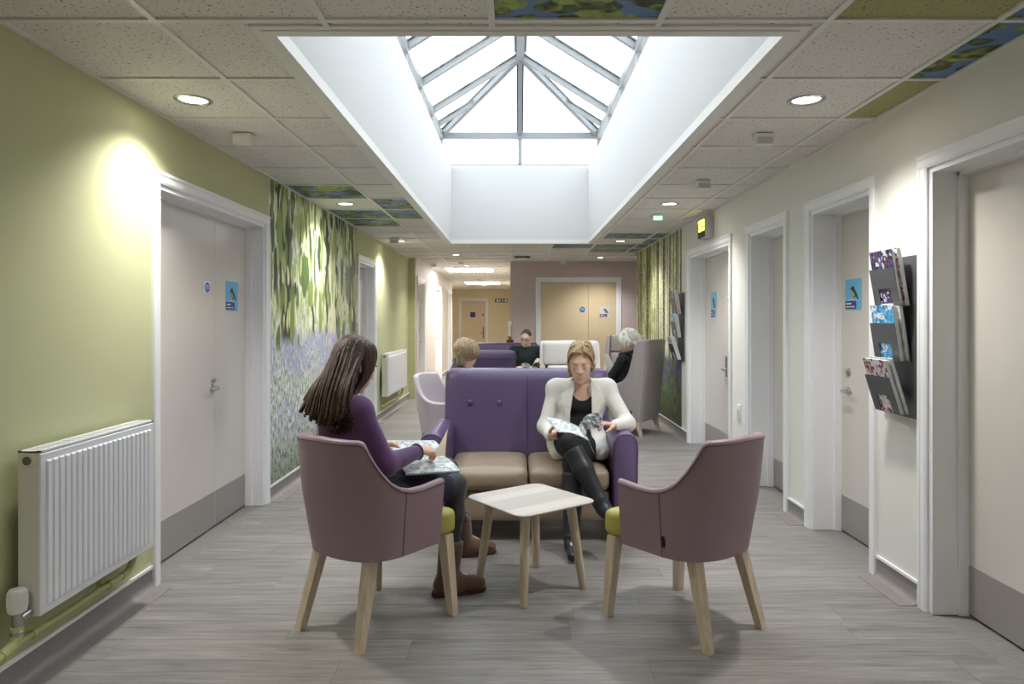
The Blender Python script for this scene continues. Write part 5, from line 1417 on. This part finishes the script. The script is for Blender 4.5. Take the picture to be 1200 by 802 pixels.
# the magazine on her lap
def lap_magazine():
    o = thing('magazine', 'open magazine on the lap of the person in purple', 'magazine', (-0.40, 3.32, 0.62), 0, 'magazines being read')
    nr, nl = np.array((-0.262, 3.25, 0.645)), np.array((-0.500, 3.135, 0.655))            # near edge
    pr_, pl = np.array((-0.355, 3.46, 0.668)), np.array((-0.59, 3.345, 0.685))             # spine
    fr, fl = np.array((-0.435, 3.66, 0.715)), np.array((-0.675, 3.545, 0.735))             # far edge
    for k in range(4):
        mb = MB(); dz = V3(0, 0, 0.0022 * k); page(mb, pl + dz, pr_ + dz, nr + dz * .9, nl + dz * .9, V3(0, 0, 0.006)); mb.build('page', 'page_print' if k == 3 else 'paper', o, world=True, fix=True)
        mb = MB(); page(mb, pr_ + dz, pl + dz, fl + dz, fr + dz, V3(0, 0, 0.012)); mb.build('page', 'page_print' if k == 3 else 'paper', o, world=True)
    mb = MB(); page(mb, pr_, pr_ * .72 + pl * .28, pr_ * .72 + pl * .28 + V3(0.04, 0.06, 0.035), np.array(P(527, 495, 3.60)), V3(-0.005, 0.0, 0.012)); mb.build('turned_page', 'paper_tan', o, world=True)
lap_magazine()

# ================================================================== woman in the white blazer
J = dict(pelvis=(0.40, 4.54, 0.55), chest=(0.425, 4.585, 0.80), neck=(0.432, 4.565, 0.965), fwd=(-0.05, -1, -0.1),
         shR=(0.265, 4.585, 0.905), shL=(0.600, 4.585, 0.905), elR=(0.190, 4.52, 0.665), elL=(0.715, 4.45, 0.690), wrR=(0.215, 4.335, 0.630), wrL=(0.605, 4.275, 0.705),
         hipR=(0.315, 4.50, 0.545), hipL=(0.485, 4.50, 0.545), knR=(0.315, 4.10, 0.628), knL=(0.335, 4.12, 0.495), anR=(0.482, 3.965, 0.315), anL=(0.322, 4.00, 0.10),
         toeR=(0.535, 3.885, 0.235), toeL=(0.312, 3.865, 0.035))
H = Frame((0.418, 4.485, 1.075), (-0.16, -0.92, -0.27), (-0.06, -0.25, 0.95))
hands2 = [hand_prims(J['wrR'], (0.45, -0.75, 0.10), (0.55, 0.15, 0.75), (0.25, -0.45, 0.85), (0.75, 0.8, 0.85, 0.9), 0.5, 0.90),
          hand_prims(J['wrL'], (-0.85, -0.40, 0.25), (-0.25, -0.1, -0.95), (-0.35, -0.85, 0.3), (0.6, 0.7, 0.8, 0.9), 0.5, 0.90)]
w2, T2 = body_mesh('person', 'blonde person in white blazer and black boots reading on the purple sofa', J, H, hands2, skin='skin_rosy')
face_parts(w2, H, 'hair_blond')
tp, TT = torso_prims(J, 0.008)
to_obj('black_top', [isosurface(tp + [cut(ell(TT(0, 0.10, 0.150), TT.R, (0.078, 0.11, 0.105))), cut(ell(H(0, -0.02, -0.16), H.R, (0.085, 0.085, 0.06)))], 0.008, 0.03)], ['cloth_black'], w2)
tp, TT = torso_prims(J, 0.018)
pr = list(tp)
for s_ in 'LR': pr += arm_prims(J, s_, 0.010, 0.90)
pr += [cone(np.array(J['hipR']) + V3(-0.03, 0.02, 0.02), np.array(J['hipR']) + V3(-0.045, -0.10, -0.02), 0.085, 0.06), cone(np.array(J['hipL']) + V3(0.03, 0.02, 0.02), np.array(J['hipL']) + V3(0.05, -0.12, -0.02), 0.085, 0.055)]
pr += [cut(ell(TT(0, 0.17, 0.02), TT.R, (0.076, 0.135, 0.24))), cut(ell(TT(0.0, 0.20, -0.24), TT.R, (0.085, 0.16, 0.20))), cut(cone(np.array(J['neck']) - TT.u * 0.05 + TT.f * 0.02, H(0, -0.02, -0.05), 0.062, 0.062))]
bz = to_obj('blazer', [isosurface(pr, 0.007, 0.03, 0.0018, 30)], ['cloth_white'], w2)
for sx in (-1, 1):               # notched lapels
    pts = [(0.056, 0.072, 0.178), (0.112, 0.090, 0.122), (0.096, 0.106, 0.106), (0.132, 0.108, 0.085), (0.112, 0.136, 0.0), (0.080, 0.142, -0.13), (0.070, 0.150, -0.03), (0.060, 0.124, 0.09)]
    poly = [Vector(TT(sx * x, y + 0.012, z)) for x, y, z in pts]
    mb = MB(); v = poly + [p + Vector(TT.f * -0.010) for p in poly]; n = len(poly)
    c0 = sum(poly, Vector()) / n
    mb.add(v, [(i, (i + 1) % n, n + (i + 1) % n, n + i) for i in range(n)] + [tuple(range(n)), tuple(range(n, 2 * n))[::-1]])
    mb.build('lapel', 'cloth_white', bz, smooth=20)
pr = leg_prims(J, 'L', 0.004) + leg_prims(J, 'R', 0.004) + [cone(J['hipL'], J['hipR'], 0.094)]
to_obj('trousers', [isosurface(pr, 0.009, 0.02, 0.0012, 45)], ['cloth_black'], w2)
for s_ in 'RL':
    an, toe, kn = (np.array(J[k + s_]) for k in ('an', 'toe', 'kn')); up = unit(kn - an); f_ = unit(toe - an)
    nn = unit(np.cross(np.cross(f_, up), f_)); L = np.linalg.norm(kn - an)
    low = unit(f_ - up * (f_ @ up)); sole_n = unit(np.cross(np.cross(up, low), up)) 
    hl = an - up * 0.075 - low * 0.015
    pr = [cone(an + up * (L * 0.84), an + up * (L * 0.55), 0.062, 0.060), cone(an + up * (L * 0.55), an, 0.060, 0.043), cone(an, an - up * 0.045, 0.043, 0.038), cone(an - up * 0.04, toe - up * 0.0, 0.037, 0.026), cone(an - up * 0.05 - low * 0.012, an - up * 0.06 + low * 0.02, 0.034),
          cut(cone(an + up * (L * 0.86 + 0.075), an + up * (L * 0.86 + 0.2), 0.085))]
    b = to_obj('boot', [isosurface(pr, 0.0065, 0.025)], ['leather_black'], w2)
    MB().tube([Vector(an + up * 0.012 + (unit(np.cross(up, low)) * math.cos(t) + low * math.sin(t)) * 0.0455) for t in np.linspace(0, 2 * math.pi, 21)], 0.006, 6).build('ankle_strap', 'leather_black', b)
    MB().cyl(an - up * 0.055 - low * 0.022, an - up * 0.098 - low * 0.026, 0.024, 0.021, 14).build('heel', 'black', b)
rg = random.Random(4)
base = isosurface([ell(H(0, -0.026, 0.042), H.R, (0.082, 0.094, 0.084)), cone(H(0.068, -0.03, 0.0), H(0.074, -0.012, -0.085), 0.022, 0.012), cone(H(-0.068, -0.03, 0.0), H(-0.068, -0.03, -0.06), 0.020, 0.010), cone(H(0, -0.08, 0.0), H(0, -0.085, -0.09), 0.05, 0.03),
                   cut(ell(H(0.0, 0.108, -0.015), H.R, (0.080, 0.064, 0.100)))], 0.005, 0.02)
paths = []
for i in range(170):
    side = 1 if i % 5 < 3 else -1
    pv = 0.075 - 0.16 * rg.random()                               # along the parting, set off to her right
    st = H(-0.018 + 0.004 * side, pv - 0.012, 0.126 - 1.1 * max(0, pv - 0.015) * 0.55)
    if pv > 0.0:        # swept fringe, forehead left free
        q = rg.random()
        paths.append([st, H(side * 0.040, 0.076 - q * .025, 0.104), H(side * 0.068, 0.050 - q * .02, 0.068), H(side * 0.081, 0.018 - q * .02, 0.015), H(side * (0.080 - 0.004 * side), -0.008 + rg.uniform(-.012, .012), -0.035 - rg.random() * 0.06)])
    else:
        paths.append([st, H(side * 0.055, pv - 0.02, 0.110), H(side * 0.084, -0.03 - rg.random() * .04, 0.045), H(side * 0.078, -0.06 - rg.random() * .03, -0.02), H(side * 0.050, -0.09, -0.075)])
locks('hair', 'hair_blond', w2, paths, 0.0060, 0.0022, 12, base)
# her magazine: cover half hanging left, curled pages in the other hand
def held_magazine():
    o = thing('magazine', 'open magazine held by the blonde person in white blazer', 'magazine', (0.36, 4.2, 0.6), 0, 'magazines being read')
    s0, s1 = P(682, 503, 4.20), P(690, 517, 4.10)            # spine, far and near ends
    s0, s1 = np.array(s0), np.array(s1)
    l0, l1 = np.array(P(640, 490, 4.27)), np.array(P(655, 507, 4.14))
    for k in range(3):
        mb = MB(); dz = V3(0, 0, 0.002 * k); page(mb, s0 + dz, s1 + dz, l1 + dz, l0 + dz, V3(0, 0, 0.014)); mb.build('page', 'cover_white' if k == 2 else 'paper', o, world=True)
    r0, r1 = np.array(P(705, 486, 4.24)), np.array(P(703, 504, 4.15))
    for k in range(3):
        mb = MB(); dz = V3(0.002 * k, 0, 0.003 * k); page(mb, s0 + dz + V3(-.02, 0, .01), s1 + dz + V3(-.02, 0, .02), r1 + dz, r0 + dz, V3(-0.02, 0, 0.03), 12); mb.build('page', 'page_print' if k < 2 else 'page_photo', o, world=True)
    mb = MB(); page(mb, s0 - V3(0, 0, .004), s1 - V3(0, 0, .004), s1 + V3(0.03, -0.01, -0.075), s0 + V3(0.03, 0.02, -0.06), V3(0, 0, 0.006)); mb.build('page', 'paper', o, world=True)
held_magazine()
ph = thing('phone', 'magenta phone case in the hand of the blonde person', 'phone', P(661, 510, 4.2))
def slab(name, mat, parent, c, xa, ya, w, h, t):
    c, xa, ya = Vector(c), Vector(xa).normalized(), Vector(ya); ya = (ya - xa * ya.dot(xa)).normalized()
    return MB().extrude([c + xa * a * w / 2 + ya * b * h / 2 for a, b in ((-1, -1), (1, -1), (1, 1), (-1, 1))], xa.cross(ya) * t).build(name, mat, parent, smooth=0)
slab('case', plain('magenta', '7A1F5C', 0.4), ph, (0, 0, 0), (1, -0.15, -0.12), (0, -0.5, 0.6), 0.085, 0.045, 0.009)

# ================================================================== man with glasses on the far sofa
def seated(pelvis, fwd, lean=0.0, sw=0.19, hgt=0.0):
    """joints of a person sitting upright on a seat"""
    f_ = unit(V3(fwd[0], fwd[1], 0)); r_ = np.cross(f_, (0, 0, 1)); p0 = np.array(pelvis, float); U = V3(0, 0, 1)
    ch = p0 + U * 0.27 + f_ * (lean * 0.6); nk = p0 + U * 0.44 + f_ * lean
    J = dict(pelvis=p0, chest=ch, neck=nk, fwd=f_ - U * lean)
    for s_, k in (('R', 1), ('L', -1)):
        J['sh' + s_] = nk + r_ * k * sw - U * 0.06; J['hip' + s_] = p0 + r_ * k * 0.09
        J['kn' + s_] = J['hip' + s_] + f_ * 0.44 + r_ * k * 0.03 - U * 0.0; J['an' + s_] = J['kn' + s_] + f_ * 0.03 - U * (J['kn' + s_][2] - 0.10)
        J['toe' + s_] = J['an' + s_] + f_ * 0.15 - U * 0.06
        J['el' + s_] = J['sh' + s_] + r_ * k * 0.05 - U * 0.27 + f_ * 0.06; J['wr' + s_] = J['el' + s_] + f_ * 0.22 - r_ * k * 0.10 + U * 0.02
    return J, f_, r_
def dress(body, J, top, legs, shoe='leather_black', female=True, h=0.014):
    tp, TT = torso_prims(J, 0.012, female); pr = list(tp)
    for s_ in 'LR': pr += arm_prims(J, s_, 0.012, 0.88)
    a = to_obj('top', [isosurface(pr, h, 0.03, 0.002, 30)], [top], body)
    pr = leg_prims(J, 'L', 0.006) + leg_prims(J, 'R', 0.006) + [cone(J['hipL'], J['hipR'], 0.096)]
    to_obj('trousers', [isosurface(pr, h, 0.03)], [legs], body)
    for s_ in 'LR': to_obj('shoe', [isosurface([cone(J['an' + s_] - V3(0, 0, .05), J['toe' + s_], 0.045, 0.036)], h, 0.02)], [shoe], body)
    return a, TT
J, f_, r_ = seated((0.15, 10.06, 0.545), (-0.05, -1), 0.03, 0.19)
H = Frame((0.137, 9.98, 1.100), (-0.18, -0.93, -0.34), (0, -0.3, 0.95))
hm = [hand_prims(J['wrL'], (-0.5, -0.8, 0.1), (-0.5, 0.2, -0.7), (0, -0.3, 1), (0.5,) * 4, 0.4), hand_prims(J['wrR'], (0.5, -0.8, 0.1), (0.5, 0.2, -0.7), (0, -0.3, 1), (0.5,) * 4, 0.4)]
m1, _ = body_mesh('person', 'short-haired person in dark shirt and glasses reading on the far sofa', J, H, hm, False, 'skin_rosy', 0.016, 0.005, 0.005)
face_parts(m1, H, 'hair_short')
dress(m1, J, 'cloth_green_black', 'jeans', female=False)
base = isosurface([ell(H(0, -0.022, 0.046), H.R, (0.079, 0.092, 0.076)), cut(ell(H(0, 0.100, -0.015), H.R, (0.085, 0.065, 0.095))), cut(ell(H(0, -0.02, -0.09), H.R, (0.12, 0.14, 0.085)))], 0.006, 0.015)
to_obj('hair', [base], ['hair_short'], m1)
gl = MB()
for sx in (-1, 1):
    gl.tube([Vector(H(sx * (0.032 + 0.023 * math.cos(t)), 0.103 - 0.004 * abs(math.cos(t)), 0.003 + 0.016 * math.sin(t))) for t in np.linspace(0, 2 * math.pi, 17)], 0.0028, 6)
    gl.tube([Vector(H(sx * 0.055, 0.098, 0.010)), Vector(H(sx * 0.076, 0.05, 0.012)), Vector(H(sx * 0.080, -0.01, 0.010))], 0.0026, 6)
gl.tube([Vector(H(-0.010, 0.105, 0.008)), Vector(H(0.010, 0.105, 0.008))], 0.0028, 6)
gl.build('glasses', 'black', m1)
o = thing('magazine', 'open dark magazine held by the person with glasses', 'magazine', (0.16, 9.78, 0.68), 0, 'magazines being read')
sp0, sp1 = np.array(P(624, 430, 9.72)), np.array(P(622, 434, 9.62))
for (x, y, d), bg, m in (((611, 427, 9.8), 0.03, 'page_photo'), ((633, 422, 9.75), 0.06, 'cover_pink')):
    e0, e1 = np.array(P(x, y, d)), np.array(P(x, y + 5, d - 0.12))
    for k in range(2):
        mb = MB(); dz = V3(0, -0.002 * k, 0.003 * k); page(mb, sp0 + dz, sp1 + dz, e1 + dz, e0 + dz, V3(0, 0, bg)); mb.build('page', m if k else 'paper', o, world=True)

# ================================================================== white-haired person in the grey armchair
J, f_, r_ = seated((1.30, 8.42, 0.50), (-0.85, 0.42), 0.05, 0.18)
H = Frame((1.345, 8.40, 1.095), (-0.90, 0.20, -0.36), (-0.30, 0.1, 0.95))
J['neck'] = np.array((1.345, 8.42, 0.945)); J['chest'] = np.array((1.335, 8.41, 0.78))
for s_, k in (('R', 1), ('L', -1)):
    J['sh' + s_] = J['neck'] + r_ * k * 0.17 - V3(0, 0, 0.06); J['el' + s_] = J['sh' + s_] + f_ * 0.16 + r_ * k * 0.03 - V3(0, 0, 0.25); J['wr' + s_] = J['el' + s_] + f_ * 0.22 - r_ * k * 0.06 + V3(0, 0, 0.04)
hm = [hand_prims(J['wr' + s_], f_ + V3(0, 0, .1), -r_ * k * .6 - V3(0, 0, .7), V3(0, 0, 1), (0.5,) * 4, 0.4) for s_, k in (('R', 1), ('L', -1))]
p3, _ = body_mesh('person', 'white-haired person in black coat sitting in the grey high-backed armchair', J, H, hm, True, 'skin_rosy', 0.016, 0.006, 0.006)
face_parts(p3, H, 'hair_white')
ct_, TT = dress(p3, J, 'coat_black', 'cloth_black')
MB().tube([Vector(J['neck'] + V3(math.cos(t) * 0.082, math.sin(t) * 0.082, 0.015 + 0.02 * math.cos(t))) for t in np.linspace(0, 2 * math.pi, 21)], 0.022, 8).build('collar', 'coat_black', ct_)
rg = random.Random(8)
base = isosurface([ell(H(0, -0.030, 0.035), H.R, (0.112, 0.120, 0.106)), cut(ell(H(0, 0.12, -0.05), H.R, (0.10, 0.07, 0.09)))], 0.007, 0.02)
paths = []
for i in range(170):
    a = rg.uniform(-2.3, 2.3); e = rg.uniform(-0.6, 1.4)
    d_ = H.r * math.sin(a) * math.cos(e) - H.f * math.cos(a) * math.cos(e) + H.u * math.sin(e)
    c0 = H(0, -0.03, 0.03); s0 = c0 + d_ * 0.10; sw_v = np.cross(d_, H.u + H.r * 0.3) * rg.uniform(-.03, .03)
    paths.append([s0, s0 + d_ * 0.022 + sw_v * .5, s0 + d_ * 0.040 + sw_v - H.u * 0.012, s0 + d_ * 0.044 + sw_v * 1.6 - H.u * 0.035])
locks('hair', 'hair_white', p3, paths, 0.010, 0.003, 8, base)
o = thing('newspaper', 'white paper held by the white-haired person', 'paper', tuple(J['wrL'] + f_ * 0.1), 0)
a = np.array(P(707, 415, 8.55)); b = np.array(P(716, 446, 8.50)); c = np.array(P(724, 440, 8.75)); d = np.array(P(715, 420, 8.80))
for k in range(2):
    mb = MB(); page(mb, a + V3(0.003 * k, 0, 0), b + V3(0.003 * k, 0, 0), c, d, V3(0.01, 0, 0.02)); mb.build('page', 'paper', o, world=True)

# ================================================================== grey-haired person in the lilac chair
J, f_, r_ = seated((-0.53, 6.26, 0.56), (0.93, -0.30), 0.06, 0.17)
H = Frame((-0.440, 6.20, 1.055), (0.62, 0.72, -0.30), (0.1, 0.1, 0.98))
J['neck'] = np.array((-0.455, 6.22, 0.93))
for s_, k in (('R', 1), ('L', -1)): J['sh' + s_] = J['neck'] + r_ * k * 0.16 - V3(0, 0, 0.07); J['el' + s_] = J['sh' + s_] + f_ * 0.08 - V3(0, 0, 0.24); J['wr' + s_] = J['el' + s_] + f_ * 0.21 - r_ * k * 0.08
hm = [hand_prims(J['wr' + s_], f_, -V3(0, 0, 1), -r_ * k, (0.4,) * 4, 0.3) for s_, k in (('R', 1), ('L', -1))]
p4, _ = body_mesh('person', 'grey-blonde short-haired person behind the purple sofa in the lilac chair', J, H, hm, True, 'skin_rosy', 0.016, 0.006, 0.006)
face_parts(p4, H, 'hair_grey')
plain('cloth_charcoal', '4A4B50', 0.85, var=0.1); dress(p4, J, 'cloth_charcoal', 'cloth_black')
base = isosurface([ell(H(0, -0.025, 0.028), H.R, (0.108, 0.112, 0.108)), cone(H(0, -0.07, -0.02), H(0, -0.055, -0.085), 0.055, 0.04), cut(ell(H(0, 0.115, -0.04), H.R, (0.095, 0.065, 0.10)))], 0.006, 0.03)
rg = random.Random(9); paths = []
for i in range(130):
    a = rg.uniform(-2.3, 2.3); tw = 0.35
    ex = lambda e, aa, k=1.0: H(0.109 * k * math.sin(aa) * math.cos(e), -0.025 - 0.113 * k * math.cos(aa) * math.cos(e), 0.028 + 0.109 * k * math.sin(e))
    e0 = rg.uniform(0.3, 1.3)
    paths.append([ex(e0, a), ex(e0 - 0.4, a + tw * .4, 1.02), ex(e0 - 0.8, a + tw * .9, 1.02), ex(e0 - 1.15, a + tw * 1.2, 0.98)])
locks('hair', 'hair_grey', p4, paths, 0.010, 0.003, 9, base)
